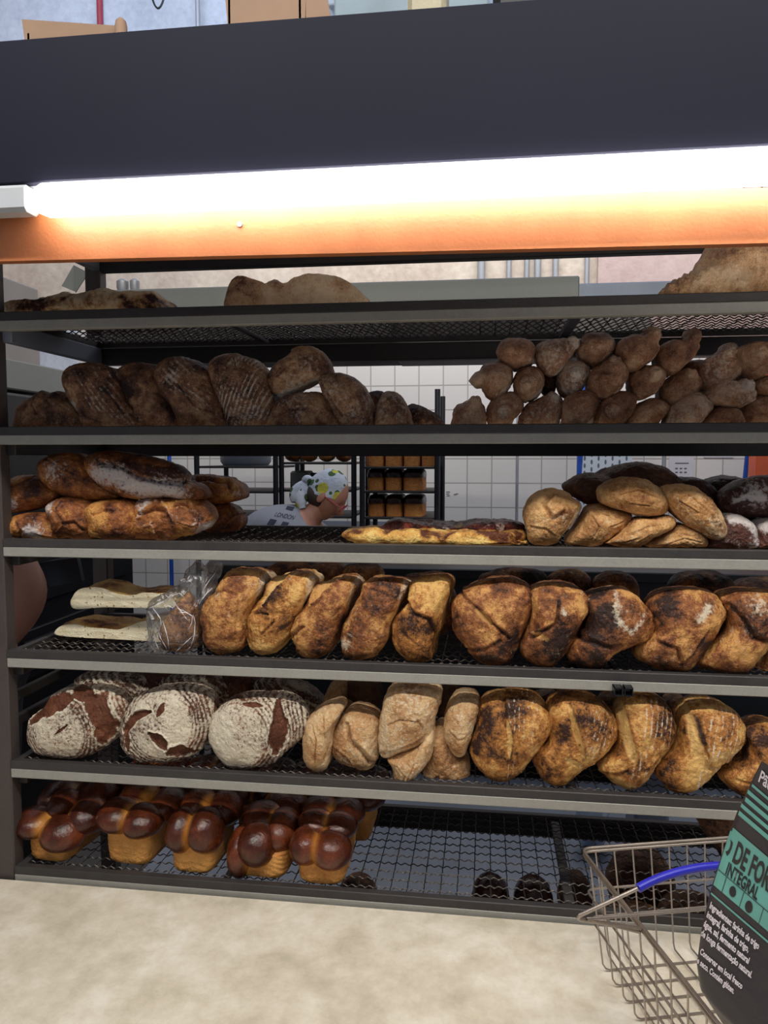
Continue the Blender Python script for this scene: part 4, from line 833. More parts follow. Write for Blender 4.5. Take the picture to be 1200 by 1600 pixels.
# pale ciabatta heap
G5B = 'pale ciabatta loaves heaped in the middle of the fifth shelf'
kw = LF(cat='bread', fr='G5', row=5, mat='ciabatta', group=G5B, Lf=.045, Lb=.12, flour=.45, dark=.3, burn=.35)
loaf('ciabatta_loaf', 'slim upright ciabatta right of the third floured rye round', pts=[(98, 350), (105, 290), (120, 240), (150, 200), (200, 170), (260, 155), (282, 180), (262, 230), (240, 290), (228, 370), (212, 460), (190, 492), (150, 494), (115, 460)], **kw, sl=wr_([(150, 230), (180, 300), (170, 400)]) if False else [('c', [(150, 230), (175, 300), (165, 400)], .0015, .002), ('c', [(200, 200), (215, 300)], .0015, .002), ('d', [(168, 365)], .005, .6)])
loaf('ciabatta_loaf', 'folded upright ciabatta with a deep crease, second of the pale heap', pts=[(218, 360), (228, 310), (262, 255), (290, 195), (330, 178), (400, 200), (438, 240), (445, 300), (440, 400), (425, 470), (390, 505), (330, 500), (275, 470), (235, 420)], **{**kw, 'Y': .065},
     sl=[('c', [(300, 230), (320, 300), (370, 350), (410, 420)], .005, .008), ('d', [(260, 390)], .02, .5), ('c', [(235, 340), (300, 380), (350, 470)], .002, .003)])
loaf('ciabatta_loaf', 'long ciabatta hanging forward on top of the pale heap', pts=[(438, 300), (440, 220), (460, 140), (500, 85), (570, 72), (650, 76), (712, 105), (708, 170), (688, 230), (675, 300), (645, 345), (580, 368), (520, 390), (465, 405), (440, 380)], **{**kw, 'Y': .045, 'base': False, 'flour': .5},
     sl=[('c', [(445, 375), (520, 350), (600, 330), (655, 290)], .003, .004), ('c', [(480, 240), (540, 210), (620, 220)], .0015, .002), ('c', [(600, 180), (640, 260)], .0015, .002), ('d', [(600, 110)], .02, .3)])
loaf('ciabatta_loaf', 'pointed ciabatta end drooping below the long top one of the heap', pts=[(470, 400), (540, 380), (620, 345), (665, 285), (683, 300), (675, 380), (640, 440), (595, 490), (550, 540), (520, 535), (500, 500), (490, 450)], **{**kw, 'Y': .045, 'base': False}, sl=[('c', [(520, 420), (560, 460), (540, 520)], .002, .003), ('c', [(600, 400), (570, 480)], .0015, .002)])
loaf('ciabatta_loaf', 'small oval ciabatta perched above the lowest loaf of the heap', pts=[(722, 260), (730, 210), (750, 165), (790, 130), (840, 125), (880, 140), (888, 180), (870, 240), (848, 310), (825, 380), (795, 404), (765, 385), (735, 330)], **{**kw, 'Y': .05, 'base': False, 'flour': .4}, sl=[('c', [(750, 260), (790, 300), (830, 290)], .002, .002), ('d', [(800, 340)], .015, .4)])
loaf('ciabatta_loaf', 'squat dimpled ciabatta lowest at the right of the pale heap', pts=[(612, 500), (635, 440), (670, 370), (680, 280), (730, 262), (760, 340), (790, 400), (830, 410), (846, 460), (845, 515), (800, 538), (740, 530), (710, 522), (660, 530), (620, 520)], **{**kw, 'Y': .075}, sl=[('c', [(700, 460), (710, 520)], .004, .006), ('d', [(700, 400)], .025, .4), ('c', [(660, 500), (700, 520), (740, 500)], .002, .003)])
kwb = {**kw, 'base': False, 'n': 64, 'nf': 18, 'nb': 10, 'group': 'loaves behind the pale ciabatta heap', 'Lb': .06}
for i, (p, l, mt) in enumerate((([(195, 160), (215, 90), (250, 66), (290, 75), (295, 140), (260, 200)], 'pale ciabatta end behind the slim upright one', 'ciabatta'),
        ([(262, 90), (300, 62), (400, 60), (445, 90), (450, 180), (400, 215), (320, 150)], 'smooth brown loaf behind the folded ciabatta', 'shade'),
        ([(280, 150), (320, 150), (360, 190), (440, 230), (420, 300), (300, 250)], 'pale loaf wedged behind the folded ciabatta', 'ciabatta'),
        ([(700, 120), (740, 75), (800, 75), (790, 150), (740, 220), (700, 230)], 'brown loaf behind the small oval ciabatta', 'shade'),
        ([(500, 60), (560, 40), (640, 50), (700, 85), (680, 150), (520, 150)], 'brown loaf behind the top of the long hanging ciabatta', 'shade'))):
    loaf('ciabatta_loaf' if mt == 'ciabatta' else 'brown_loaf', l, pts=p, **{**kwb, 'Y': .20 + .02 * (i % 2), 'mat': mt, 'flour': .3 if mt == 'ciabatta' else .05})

G5C = 'golden country loaves with flour stripes at the right of the fifth shelf'
kw = LF(cat='bread', fr='G6', row=5, mat='golden', group=G5C, Lf=.055, Lb=.12, flour=.22, dark=.32, burn=.6, lump=.0045)
loaf('striped_loaf', 'golden loaf with burnt left half and split top, first of the striped row', pts=[(37, 300), (48, 245), (65, 190), (80, 115), (130, 78), (200, 66), (270, 75), (325, 112), (355, 175), (348, 235), (310, 300), (265, 355), (225, 405), (175, 443), (120, 435), (75, 395), (45, 345)], **kw, stripes=(0, .0085, .62, -.012, .05),
     sl=[('c', [(165, 75), (168, 130), (172, 180)], .003, .008), ('g', [(180, 160), (190, 220), (185, 290)], .005, .003), ('d', [(100, 170)], .028, .8), ('d', [(85, 280)], .02, .7), ('d', [(220, 120)], .02, .5)])
loaf('striped_loaf', 'golden loaf with a charred striped shoulder and pale fork, second of the striped row', pts=[(283, 350), (300, 305), (335, 270), (345, 205), (340, 130), (380, 88), (440, 75), (510, 88), (565, 130), (608, 195), (613, 245), (580, 305), (520, 355), (460, 400), (405, 450), (350, 450), (305, 415)], **{**kw, 'dark': .36}, stripes=(-15, .0085, .62, .0, .06),
     sl=[('g', [(415, 110), (440, 200), (470, 310)], .006, .004), ('c', [(415, 100), (440, 200), (465, 290)], .003, .006), ('g', [(400, 300), (460, 330)], .007, .003), ('d', [(390, 200)], .015, .7), ('d', [(500, 200)], .03, .6), ('d', [(330, 330)], .02, .5)])
loaf('striped_loaf', 'golden loaf with smooth pale channel and wrinkle at lower right, third striped one', pts=[(530, 390), (545, 360), (600, 310), (612, 240), (605, 150), (640, 95), (720, 80), (780, 105), (820, 160), (834, 220), (820, 280), (780, 345), (735, 410), (690, 465), (645, 475), (590, 445), (545, 415)], **kw, stripes=(-5, .010, .62, -.02, .05),
     sl=[('g', [(620, 110), (630, 200), (650, 290), (660, 320)], .009, .004), ('c', [(640, 150), (640, 240), (660, 310)], .002, .004), ('c', [(700, 350), (740, 335), (770, 300)], .003, .005), ('c', [(545, 375), (600, 370), (640, 350)], .003, .004), ('d', [(790, 220)], .02, .6)])
loaf('striped_loaf', 'golden loaf with broad flour striped crown beside a pale band, fourth striped one', pts=[(757, 400), (775, 360), (820, 315), (845, 250), (850, 170), (885, 115), (950, 98), (1020, 118), (1075, 165), (1104, 230), (1095, 290), (1050, 345), (990, 400), (930, 450), (890, 485), (840, 485), (790, 450)], **{**kw, 'dark': .2}, stripes=(-10, .0095, .72, -.012, .08),
     sl=[('g', [(870, 130), (885, 220), (910, 310), (950, 350)], .011, .004), ('c', [(900, 140), (925, 260), (960, 350), (1050, 340)], .003, .005), ('d', [(800, 400)], .02, .4)])
loaf('striped_loaf', 'burnt mottled loaf half hidden behind the printed bag, fifth of the striped row', pts=[(1005, 415), (1035, 375), (1090, 335), (1105, 270), (1095, 215), (1150, 190), (1220, 185), (1300, 230), (1320, 330), (1250, 440), (1170, 495), (1120, 500), (1060, 475)], **{**kw, 'dark': .45}, sl=[('d', [(1140, 240)], .03, .6), ('c', [(1050, 390), (1110, 400)], .002, .003)])
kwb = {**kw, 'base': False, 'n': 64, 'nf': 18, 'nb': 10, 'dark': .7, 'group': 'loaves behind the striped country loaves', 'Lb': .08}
for i, (p, l) in enumerate((([(270, 110), (330, 80), (380, 90), (380, 200), (300, 200)], 'dim loaf between the first and second striped loaves, further back'), ([(540, 110), (580, 85), (630, 95), (640, 200), (560, 200)], 'dim loaf between the second and third striped loaves, further back'),
                            ([(790, 130), (830, 100), (880, 110), (870, 210), (820, 210)], 'dim loaf between the third and fourth striped loaves, further back'))):
    loaf('striped_loaf', l, pts=p, **{**kwb, 'Y': .26})

# ---- level 6: brioches
def brioche(label, X, Yf, wid, hgt, Lb, lobes, yaw=0.0, lean=0.0, grp='brioche loaves at the left of the lowest shelf', zt=None, seed=1):
    z0 = ZM[6] + .003 if zt is None else zt
    r = props(empty('brioche_loaf', (X, Yf, z0)), label, 'brioche', grp); r.rotation_euler = (0, 0, yaw)
    n = 64; a = np.linspace(0, 2 * np.pi, n, endpoint=False); V = []; ys = np.linspace(-.02, 1.02, 26)
    # body: rounded tapered block, rings from bottom to top
    zs = np.r_[0, 0, .004, np.linspace(.012, hgt, 18), hgt + .012]; sc = np.r_[.05, .9, .97, np.ones(18), .6]
    for z, s in zip(zs, sc):
        tpr = 1 + .12 * z / hgt
        ca, sa = np.cos(a), np.sin(a); e = .38
        x = wid / 2 * tpr * s * np.sign(ca) * abs(ca) ** e; y = Lb / 2 * s * (1 + .03 * z / hgt) * np.sign(sa) * abs(sa) ** e
        V.append(np.stack([x + lean * z, y + Lb / 2, np.full(n, z)], 1))
    P = np.array(V).reshape(-1, 3); L = P + seed * 2.3
    d = np.stack([P[:, 0], P[:, 1] - Lb / 2, P[:, 2] * 0], 1); d /= np.linalg.norm(d, axis=1)[:, None] + 1e-9
    gro = np.exp(-((P[:, 0] - lean * P[:, 2] - .15 * wid * 0) / .006) ** 2) * (P[:, 2] > .005)
    P = P + d * (.006 * fbm(L, 22, 1, 2) + .0012 * np.sin(P[:, 2] * 520 + P[:, 0] * 260 + 6 * fbm(L, 14, 3, 2)) - .006 * gro)[:, None]
    P[:, 2] += .004 * gro * (P[:, 2] < .01)
    k = len(zs); f = [(i * n + q, i * n + (q + 1) % n, (i + 1) * n + (q + 1) % n, (i + 1) * n + q) for i in range(k - 1) for q in range(n)] + [tuple(range(n))[::-1], tuple((k - 1) * n + q for q in range(n))]
    me = bpy.data.meshes.new('loaf_body'); me.from_pydata(P.tolist(), [], f); me.update(); me.polygons.foreach_set('use_smooth', [True] * len(me.polygons))
    ca_ = me.color_attributes.new('A', 'FLOAT_COLOR', 'POINT'); dk = np.clip(.1 + .5 * sstep(hgt * .8, hgt * 1.1, P[:, 2]) + fbm(L, 20, 4, 2) * .6, 0, 1)
    ca_.data.foreach_set('color', np.stack([dk, dk * 0, dk * 0, dk * 0 + 1], 1).ravel().astype('f'))
    o = link('loaf_body', me, M['side']); o.parent = r
    for i, (lx_, ly_, lz_, rx, ry, rz) in enumerate(lobes):
        rx, ry, rz, lz_, lx_ = rx * 1.10, ry * 1.22, rz * 1.10, lz_ - .005, lx_ * .93
        mb = MB(); mb.ell((0, 0, 0), (rx, ry, rz), 40, 24); v = np.concatenate(mb.v); u = v / np.array([rx, ry, rz]); Ls = v + seed * 1.7 + i * 4.1
        # towards the seam the dough stays pale
        tosx = -np.sign(lx_ - lean * hgt) if abs(lx_) > .006 else 0
        seam = np.clip(sstep(.40, .85, u[:, 0] * tosx) + .0 * u[:, 1] + .8 * sstep(.55, 1.0, -u[:, 2]), 0, 1)
        v = v * (1 + .06 * fbm(Ls, 30, 3, 2)[:, None] * 2) * (1 + .05 * np.sin(u[:, 1:2] * 3))
        mb.v = [v]; me = mb.build('glazed_lobe', M['bun'], smooth=True); o = me; o.parent = r; o.location = (lx_, ly_, lz_)
        me = o.data; ca_ = me.color_attributes.new('A', 'FLOAT_COLOR', 'POINT'); dk = np.clip(.45 + fbm(Ls, 24, 5, 2) * .9 - .3 * seam, 0, 1)
        ca_.data.foreach_set('color', np.stack([dk, dk * 0 + .04, seam * .9, dk * 0 + 1], 1).ravel().astype('f'))
    return r
def lob(w_, h_, L_, rows=3, j=0, sx=1.0):
    out = []
    for q in range(rows):
        for s_ in (-1, 1):
            k = (j * 3 + q * 2 + (s_ > 0)) * 12.9898; rnd = lambda m: (math.sin(k * m) * 43758.5453) % 1 - .5
            out.append((s_ * w_ * .30 * sx + .006 * rnd(1), .022 + q * (L_ - .04) / max(1, rows - 1) + .006 * rnd(2), h_ + .014 + .007 * rnd(3), w_ * .37, .037 + .004 * rnd(4), .031 + .003 * rnd(5)))
    return out
def bfront(cx, by, wpx):
    p = atz(cx, by, ZM[6] + .003); s_ = np.linalg.norm(atz(cx + wpx / 2, by, ZM[6]) - atz(cx - wpx / 2, by, ZM[6])); return p, s_
BL = [((72, 1347, 66), .075, 'brioche with two glossy knots and a pale twisted seam, far left of the lowest shelf', [(-.045, .02, .080, .044, .040, .030), (.034, .012, .066, .046, .036, .036), (-.005, .07, .103, .03, .04, .03), (.070, .062, .088, .040, .046, .036), (-.05, .11, .10, .04, .05, .032), (.03, .14, .10, .045, .05, .034)], -.25),
      ((197, 1352, 70), .088, 'brioche with two round glossy knots side by side and straight pale front, second from left', [(-.030, .018, .105, .043, .042, .034), (.034, .016, .100, .041, .040, .032), (-.02, .09, .118, .04, .05, .03), (.06, .085, .108, .04, .05, .032), (.0, .16, .11, .05, .05, .03)], -.16),
      ((297, 1366, 66), .080, 'brioche with split knots and a small pale bump on its left, third from left', [(-.028, .02, .088, .032, .040, .044), (.030, .018, .094, .036, .040, .044), (-.02, .085, .118, .036, .045, .03), (.045, .09, .112, .036, .045, .034), (.02, .15, .115, .05, .045, .03)], -.12),
      ((402, 1373, 84), .055, 'collapsed brioche with one big glossy knot over a sagging side, fourth from left', [(-.046, .03, .045, .030, .045, .052), (-.004, .012, .072, .040, .038, .042), (-.015, .08, .098, .045, .045, .03), (.04, .06, .085, .036, .05, .04), (.02, .14, .10, .05, .05, .034)], -.10),
      ((499, 1384, 72), .068, 'brioche with four clear knots meeting in a cross, right end of the row', [(-.036, .016, .078, .034, .034, .036), (.024, .010, .076, .040, .036, .036), (-.024, .062, .108, .037, .035, .026), (.032, .06, .106, .036, .036, .026), (-.03, .12, .11, .038, .04, .028), (.035, .12, .108, .038, .04, .028)], -.04)]
for i, (pp, hg, lb, lobes, yw) in enumerate(BL):
    p, wd = bfront(*pp); brioche(lb, p[0], max(.016, p[1]), wd, hg, .15, lobes, yw * .5, 0, seed=i + 2)
BX = [(-.80, .215), (-.655, .20), (-.52, .205), (-.385, .21), (-.285, .205), (-.12, .215)]
ords = ['leftmost', 'second', 'third', 'fourth', 'fifth', 'rightmost']
for i, (bx0, by0) in enumerate(BX):
    if i == 5: continue
    brioche('dark glazed brioche in the back row of the lowest shelf, %s of five' % ('rightmost' if i == 4 else ords[i]), bx0 - .02, by0, .085, .085, .15, lob(.11, .09, .15, 3, i), 0.0, grp='brioche loaves in the back row of the lowest shelf', seed=20 + i)

# ---- below the lowest shelf, on the steel table
kwt = LF(row=6, Lf=.05, Lb=.06, base=False, n=72, nf=22, nb=10)
def onT(o): 
    o.location.z = ZS + .0005
    return o
def table_loaf(label, px, py, wpx, hh, Y, mat, grp, dark=.5, flour=.2, dy=.06, name='brown_loaf'):
    c = at(px, py, Y); s_ = (at(px + wpx / 2, py, Y) - at(px - wpx / 2, py, Y))[0] / 2
    O = [(c[0] + s_ * math.cos(a) * (1 if math.sin(a) > -.3 else .93), ZS + hh / 2 + hh / 2 * math.sin(a) * (1 if math.sin(a) > 0 else .98)) for a in np.linspace(0, 2 * math.pi, 12, endpoint=False)]
    # back to pixels of its own plane
    pts = []
    for (x_, z_) in O:
        q = R.T @ (np.array([x_, Y, z_]) - CAM); pts.append((600 + FPX * q[0] / q[1], 800 - FPX * q[2] / q[1]))
    o = loaf(name, label, 'bread', 'PX', pts, 6, mat, Y=Y, Lf=dy, Lb=dy + .02, base=False, dark=dark, flour=flour, group=grp, n=72, nf=22, nb=12, lump=.004)
    return onT(o)
GT = 'loaves seen through the bare mesh of the lowest shelf'
table_loaf('glossy dark round bun on the steel table, left of the shelf crossbar', 767, 1390, 62, .12, .36, 'bun', GT, .7, .0, .05, 'round_bun')
table_loaf('glossy dark round bun on the steel table, just beside the shelf crossbar', 833, 1394, 64, .12, .36, 'bun', GT, .7, .0, .05, 'round_bun')
table_loaf('dark speckled bun on the steel table near the rightmost brioche', 558, 1385, 60, .10, .34, 'dusky', GT, .6, .2, .05, 'round_bun')
table_loaf('tall brown loaf on the steel table behind the wire basket', 1000, 1380, 110, .17, .45, 'shade', GT, .5, .25, .06)
table_loaf('low orange brown loaf on the steel table behind the basket wires', 985, 1425, 130, .10, .30, 'country', GT, .45, .1, .06)
table_loaf('dusky floured loaf on the steel table near the printed bag', 1080, 1410, 110, .12, .33, 'dusky', GT, .55, .3, .06)
table_loaf('narrow dark loaf on the steel table right of the crossbar', 898, 1405, 55, .13, .38, 'shade', GT, .7, .1, .05)
loaf('big_loaf', 'large dark loaf leaning at the right end of the lowest shelf behind the bag', 'bread', 'PX', [(1092, 1283), (1130, 1262), (1200, 1262), (1260, 1290), (1280, 1400), (1170, 1410), (1135, 1350)], 6, 'dusky', Y=.16, Lf=.05, Lb=.12, dark=.65, flour=.3, base=False)
M['bread_shade'] = plain('bread_shade_brown', '2a2422', .6, .1, .2, 8); M['soffit'] = plain('grey_soffit_paint', '77726f', .6, 0, .1, 8)
# thin white tubes standing for the crinkle highlights on the clear bag
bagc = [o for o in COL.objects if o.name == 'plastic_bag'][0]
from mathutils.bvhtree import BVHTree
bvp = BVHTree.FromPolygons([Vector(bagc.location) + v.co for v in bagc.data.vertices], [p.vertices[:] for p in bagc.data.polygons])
M['fold'] = plain('white_highlight_film', 'e6e2e4', .15, 0, .05, 60, spec=1.0)
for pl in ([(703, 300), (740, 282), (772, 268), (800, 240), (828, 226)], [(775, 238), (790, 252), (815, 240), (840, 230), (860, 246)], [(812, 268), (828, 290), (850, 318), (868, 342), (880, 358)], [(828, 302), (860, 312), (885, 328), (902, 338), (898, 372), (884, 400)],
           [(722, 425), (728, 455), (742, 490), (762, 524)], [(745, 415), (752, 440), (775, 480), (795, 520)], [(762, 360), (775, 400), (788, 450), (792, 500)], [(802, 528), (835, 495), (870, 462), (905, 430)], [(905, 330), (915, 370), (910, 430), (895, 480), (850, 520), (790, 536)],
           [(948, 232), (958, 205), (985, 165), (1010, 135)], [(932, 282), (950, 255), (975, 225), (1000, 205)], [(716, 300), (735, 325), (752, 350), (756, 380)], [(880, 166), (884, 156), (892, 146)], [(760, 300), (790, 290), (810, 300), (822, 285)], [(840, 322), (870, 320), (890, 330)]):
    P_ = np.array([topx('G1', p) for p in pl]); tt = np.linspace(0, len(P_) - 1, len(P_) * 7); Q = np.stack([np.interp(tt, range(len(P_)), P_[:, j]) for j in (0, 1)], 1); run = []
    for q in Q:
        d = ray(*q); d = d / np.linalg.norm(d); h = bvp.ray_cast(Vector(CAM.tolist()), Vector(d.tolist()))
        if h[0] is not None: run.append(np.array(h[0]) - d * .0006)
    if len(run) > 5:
        mb = MB(); k = np.linspace(0, np.pi, len(run)); mb.tube(run, .00035 + .0009 * np.sin(k) * (.6 + .4 * np.sin(k * 5 + P_[0, 0])), 5); mb.build('crease_highlight', M['fold'], bagc)
# ------------------------------------------------------------------ above the canopy
zr = zft - .018
def box_open(name, label, px0, px1, pytop, Y, depth, cat='box', slope=0, flap=None):
    a = at(px0, pytop, Y); b = at(px1, pytop, Y); r = props(empty(name, (a[0], Y, zr)), label, cat); h = a[2] - zr
    mb = MB(); x0, x1 = a[0], b[0]
    v = [(x0 + .02, Y, zr), (x1 - .01, Y, zr), (x1, Y, zr + h + slope), (x0, Y, zr + h)]; v2 = [(p[0], Y + .004, p[2]) for p in v]; mb.hexa(v, v2)
    mb.hexa([(p[0], Y + depth, p[2]) for p in v], [(p[0], Y + depth + .004, p[2]) for p in v])
    mb.box((x0 + .01, Y, zr), (x0 + .014, Y + depth, zr + h * .85)); mb.box((x1 - .016, Y, zr), (x1 - .012, Y + depth, zr + h * .7)); mb.box((x0 + .02, Y, zr), (x1 - .02, Y + depth, zr + .004))
    mb.build('box_wall', M['cardboard'], r, smooth=False)
    if flap:
        mb = MB(); p = [at(q[0], q[1], Y) for q in flap]; mb.hexa([tuple(q) for q in p], [tuple(q + [0, .004, 0]) for q in p]); mb.build('flap', M['cardboard'], r, smooth=False)
    return r
bx1 = box_open('cardboard_box', 'low open cardboard box with sloping rim on the left of the canopy', 34, 185, 30, -.12, .22, slope=-.025)
mb = MB(); p = at(189, 37, -.13); mb.lathe([(.011, -.09), (.011, 0), (.009, .006), (.004, .009)], p, 20); o = recenter(mb.build('cardboard_tube', M['cardboard'])); o.location.z = zr; props(o, 'short round topped brown cardboard tube beside the low open box on the canopy', 'tube')
o.scale = (1, 1, (p[2] + .009 - zr) / .099)
box_open('cardboard_box', 'tall cardboard box cut off by the top edge, standing on the canopy', 347, 480, -60, -.10, .2, flap=[(478, 60), (520, 44), (508, -20), (478, -60)])
mb = MB(); a, b = at(636, 40, .1), at(697, 40, .1); mb.box((a[0], .1, zr), (b[0], .22, zr + .42), bev=.01); o = recenter(mb.build('paper_sack', plain('crinkled_cream_paper', 'b0a88e', .6, 0, .2, 12, .004, 40))); props(o, 'cream crinkled paper sack standing on the middle of the canopy', 'bag')
mb = MB(); a, b = at(770, 10, .1), at(880, 10, .1); mb.box((a[0], .1, zr), (b[0], .3, zr + .30), bev=.015); o = recenter(mb.build('black_crate', M['black'])); props(o, 'dark crate at the top edge of the picture on the canopy', 'crate')
mb = MB(); c = (a + b) / 2; mb.lathe([(.05, 0), (.055, .02), (.055, .12), (.05, .13)], (a[0] + .06, .16, zr + .30), 24); o = recenter(mb.build('steel_tin', M['stainless'])); props(o, 'shiny round tin on the dark crate at the top edge', 'tin')
def vpipe(name, label, px, py, Y, r, mat, z0, z1, cat='pipe', group=None):
    p = at(px, py, Y); mb = MB(); mb.tube([(p[0], Y, z0), (p[0], Y, z1)], r, 14); o = recenter(mb.build(name, M[mat])); return props(o, label, cat, group)
vpipe('red_pipe', 'thick red vertical pipe on the pale wall at the top left', 156, 20, 3.215, .019, 'redpipe', 3.3, 5.4)
vpipe('red_pipe', 'thin red vertical pipe on the grey wall right of the tall cardboard box', 545, 10, 3.12, .011, 'redpipe', 3.3, 5.4)
vpipe('conduit_pipe', 'grey metal conduit running down the pale wall left of the tall cardboard box', 309, 20, 3.17, .014, 'conduit', 3.3, 5.4)
mb = MB(); t_ = np.linspace(0, 1, 26); a, b, c = at(232, -30, 3.1), at(247, 13, 3.1), at(262, -30, 3.1)
mb.tube([(1 - t) ** 2 * a + 2 * t * (1 - t) * (2 * b - (a + c) / 2) + t * t * c for t in t_], .006, 6); o = recenter(mb.build('hanging_cable', M['black'])); props(o, 'black cable looping down at the top edge against the pale wall', 'cable')
mb = MB(); a, b = at(512, -60, 3.14), at(533, 6, 3.14); mb.box((a[0], 3.14, b[2]), (b[0], 3.2, a[2]), bev=.006); o = recenter(mb.build('wall_socket', M['white'])); props(o, 'small white box on the wall left of the thin red pipe', 'socket')
mb = MB(); a, b = at(522, 55, 3.0), at(765, -120, 3.0); mb.box((a[0], 3.0, a[2] - .6), (b[0], 3.2, b[2]), bev=.01); o = recenter(mb.build('wall_panel', plain('grey_green_paint', '8f9690', .7, 0, .1, 4))); props(o, 'grey green wall panel behind the thin red pipe at the top', 'panel')

# ------------------------------------------------------------------ behind the top shelf: ducts and pipes
def quadbar(name, label, cat, x0p, x1p, yt, yb, Y, D, mat, z_extra=0):
    a, b = at(x0p, yt, Y), at(x1p, yb, Y); zt_ = at((x0p + x1p) / 2, yt, Y)[2]; zb_ = at((x0p + x1p) / 2, yb, Y)[2]
    mb = MB(); mb.box((a[0], Y, zb_), (b[0], Y + D, zt_), bev=.004); o = recenter(mb.build(name, M[mat])); return props(o, label, cat)
quadbar('steel_beam', 'long grey green steel beam behind the flatbread shelf', 'beam', 150, 905, 442, 476, .95, .10, 'greysteel')
quadbar('air_duct', 'pale blue grey duct behind the beam near the big loaf', 'duct', 880, 1260, 438, 470, 1.3, .3, 'bluesteel')
mb = MB(); zz = at(260, 446, 1.2)[2]
for i, (px, r) in enumerate(((752, .024), (795, .016), (823, .016), (840, .020), (868, .018), (917, .014))):
    vpipe('riser_pipe', '%s metal pipe rising behind the steel beam, %s from the left' % ('thick' if r > .019 else 'thin', ords[i] if i else 'first'), px, 425, YW - r + .001, r, 'conduit', 2.45, 3.25, 'pipe', 'metal pipes on the plaster wall above the tiles')
    
mb = MB(); a, b = at(575, 447, 1.1), at(600, 447, 1.1)
o = None
for px, sz in ((222, .02), (240, .016)):
    p = at(px, 437, 1.15); mb = MB(); mb.lathe([(sz * .8, -.03), (sz, -.015), (sz, .005), (sz * .5, .012)], (p[0], p[1], p[2]), 16)
    o = recenter(mb.build('pipe_fitting', M['conduit'])); props(o, 'small round metal fitting on top of the steel beam, %s of two' % ('left' if px == 222 else 'right'), 'fitting'); o.location.z = at(500, 442, .95)[2] + .001; o.location.y = 1.0
# pink panel
a, b = at(935, 400, 3.2), at(1110, 437, 3.2); mb = MB(); mb.box((a[0], 3.2, 2.6), (b[0] + .3, 3.24, 3.2)); o = recenter(mb.build('pink_wall_patch', M['pinkplaster'])); props(o, 'pinkish plastered patch of wall behind the pale duct', 'panel')
# hood at the left
XH = -1.9
hd = props(empty('extractor_hood', (XH, 1.5, 2.0)), 'big pale grey hood with angled panels at the left behind the rack', 'hood')
def hpt(px, py): return atx(px, py, XH)
P0, P1 = atx(0, 423, XH), atx(60, 452, XH); y1 = P1[1]; ztop = P1[2]
zbt = atx(60, 578, XH)[2]; zrim = zbt - .10
mb = MB(); mb.box((XH - .9, .35, zbt), (XH, y1, ztop), bev=.006); mb.build('hood_panel', M['hood'], hd)
mb = MB(); mb.box((XH - .9, .35, zrim), (XH + .01, y1 + .25, zbt + .02), bev=.006); mb.build('hood_rim', M['greysteel'], hd)
mb = MB(); mb.box((XH - .9, y1 + .01, ztop - .45), (XH - .02, y1 + .35, ztop - .06), bev=.006); mb.build('hood_back_panel', M['bluewall'], hd)
# soffit panels behind the second level, left one darkened with painted bread shade
quadbar('shade_painted_duct', 'duct painted near black with bread shade behind the second shelf mesh, left half', 'duct', 150, 612, 480, 556, 1.02, .35, 'bread_shade')
quadbar('grey_soffit', 'grey soffit panel behind the mesh of the second shelf, right half', 'duct', 612, 1015, 480, 553, 1.12, .30, 'soffit')
quadbar('pink_soffit', 'dusty pink panel glimpsed through the mesh near the big loaf', 'panel', 1016, 1300, 476, 556, 1.30, .05, 'pinkplaster')
# folded sheet hanging
a = [at(96, 447, 1.0), at(115, 414, 1.0), at(118, 456, 1.0)]; b = [at(115, 414, 1.0), at(138, 426, .96), at(118, 457, .98)]
mb = MB()
for tri in (a, b): v = [tuple(q) for q in tri] + [tuple(q + [0, .004, 0]) for q in tri]; mb.add(v, [(0, 1, 2), (5, 4, 3), (0, 3, 4, 1), (1, 4, 5, 2), (2, 5, 3, 0)])
o = recenter(mb.build('folded_sheet', M['greysteel'], smooth=False)); props(o, 'folded grey sheet metal piece hanging at the rear left corner of the rack', 'sheet')
# oven
ov = props(empty('deck_oven', (-2.2, 1.4, 0)), 'black deck oven filling the dark left side behind the rack', 'oven')
mb = MB(); mb.box((-3.0, 1.10, 0), (-1.84, 2.3, zrim - .02), bev=.01); mb.build('oven_body', M['black'], ov)
for z_ in (.75, 1.05, 1.35):
    mb = MB(); mb.box((-1.845, 1.16, z_), (-1.825, 2.2, z_ + .2), bev=.004); d_ = mb.build('oven_door', M['black'], ov)
    mb = MB(); mb.tube([(-1.80, 1.26, z_ + .16), (-1.80, 2.05, z_ + .16)], .01, 8); h_ = mb.build('handle', M['pole']); h_.parent = d_; h_.matrix_parent_inverse = Matrix.Translation(-Vector(d_.location))
    h_.parent = d_
mb = MB(); v = [at(px, py, .9) for px, py in ((56, 880), (120, 871), (128, 908), (78, 917))]; mb.hexa([tuple(q) for q in v], [tuple(q + [0, .02, 0]) for q in v]); o = recenter(mb.build('oven_panel', M['pole'], smooth=False)); props(o, 'dark grey slanted panel behind the bent elbow', 'panel')

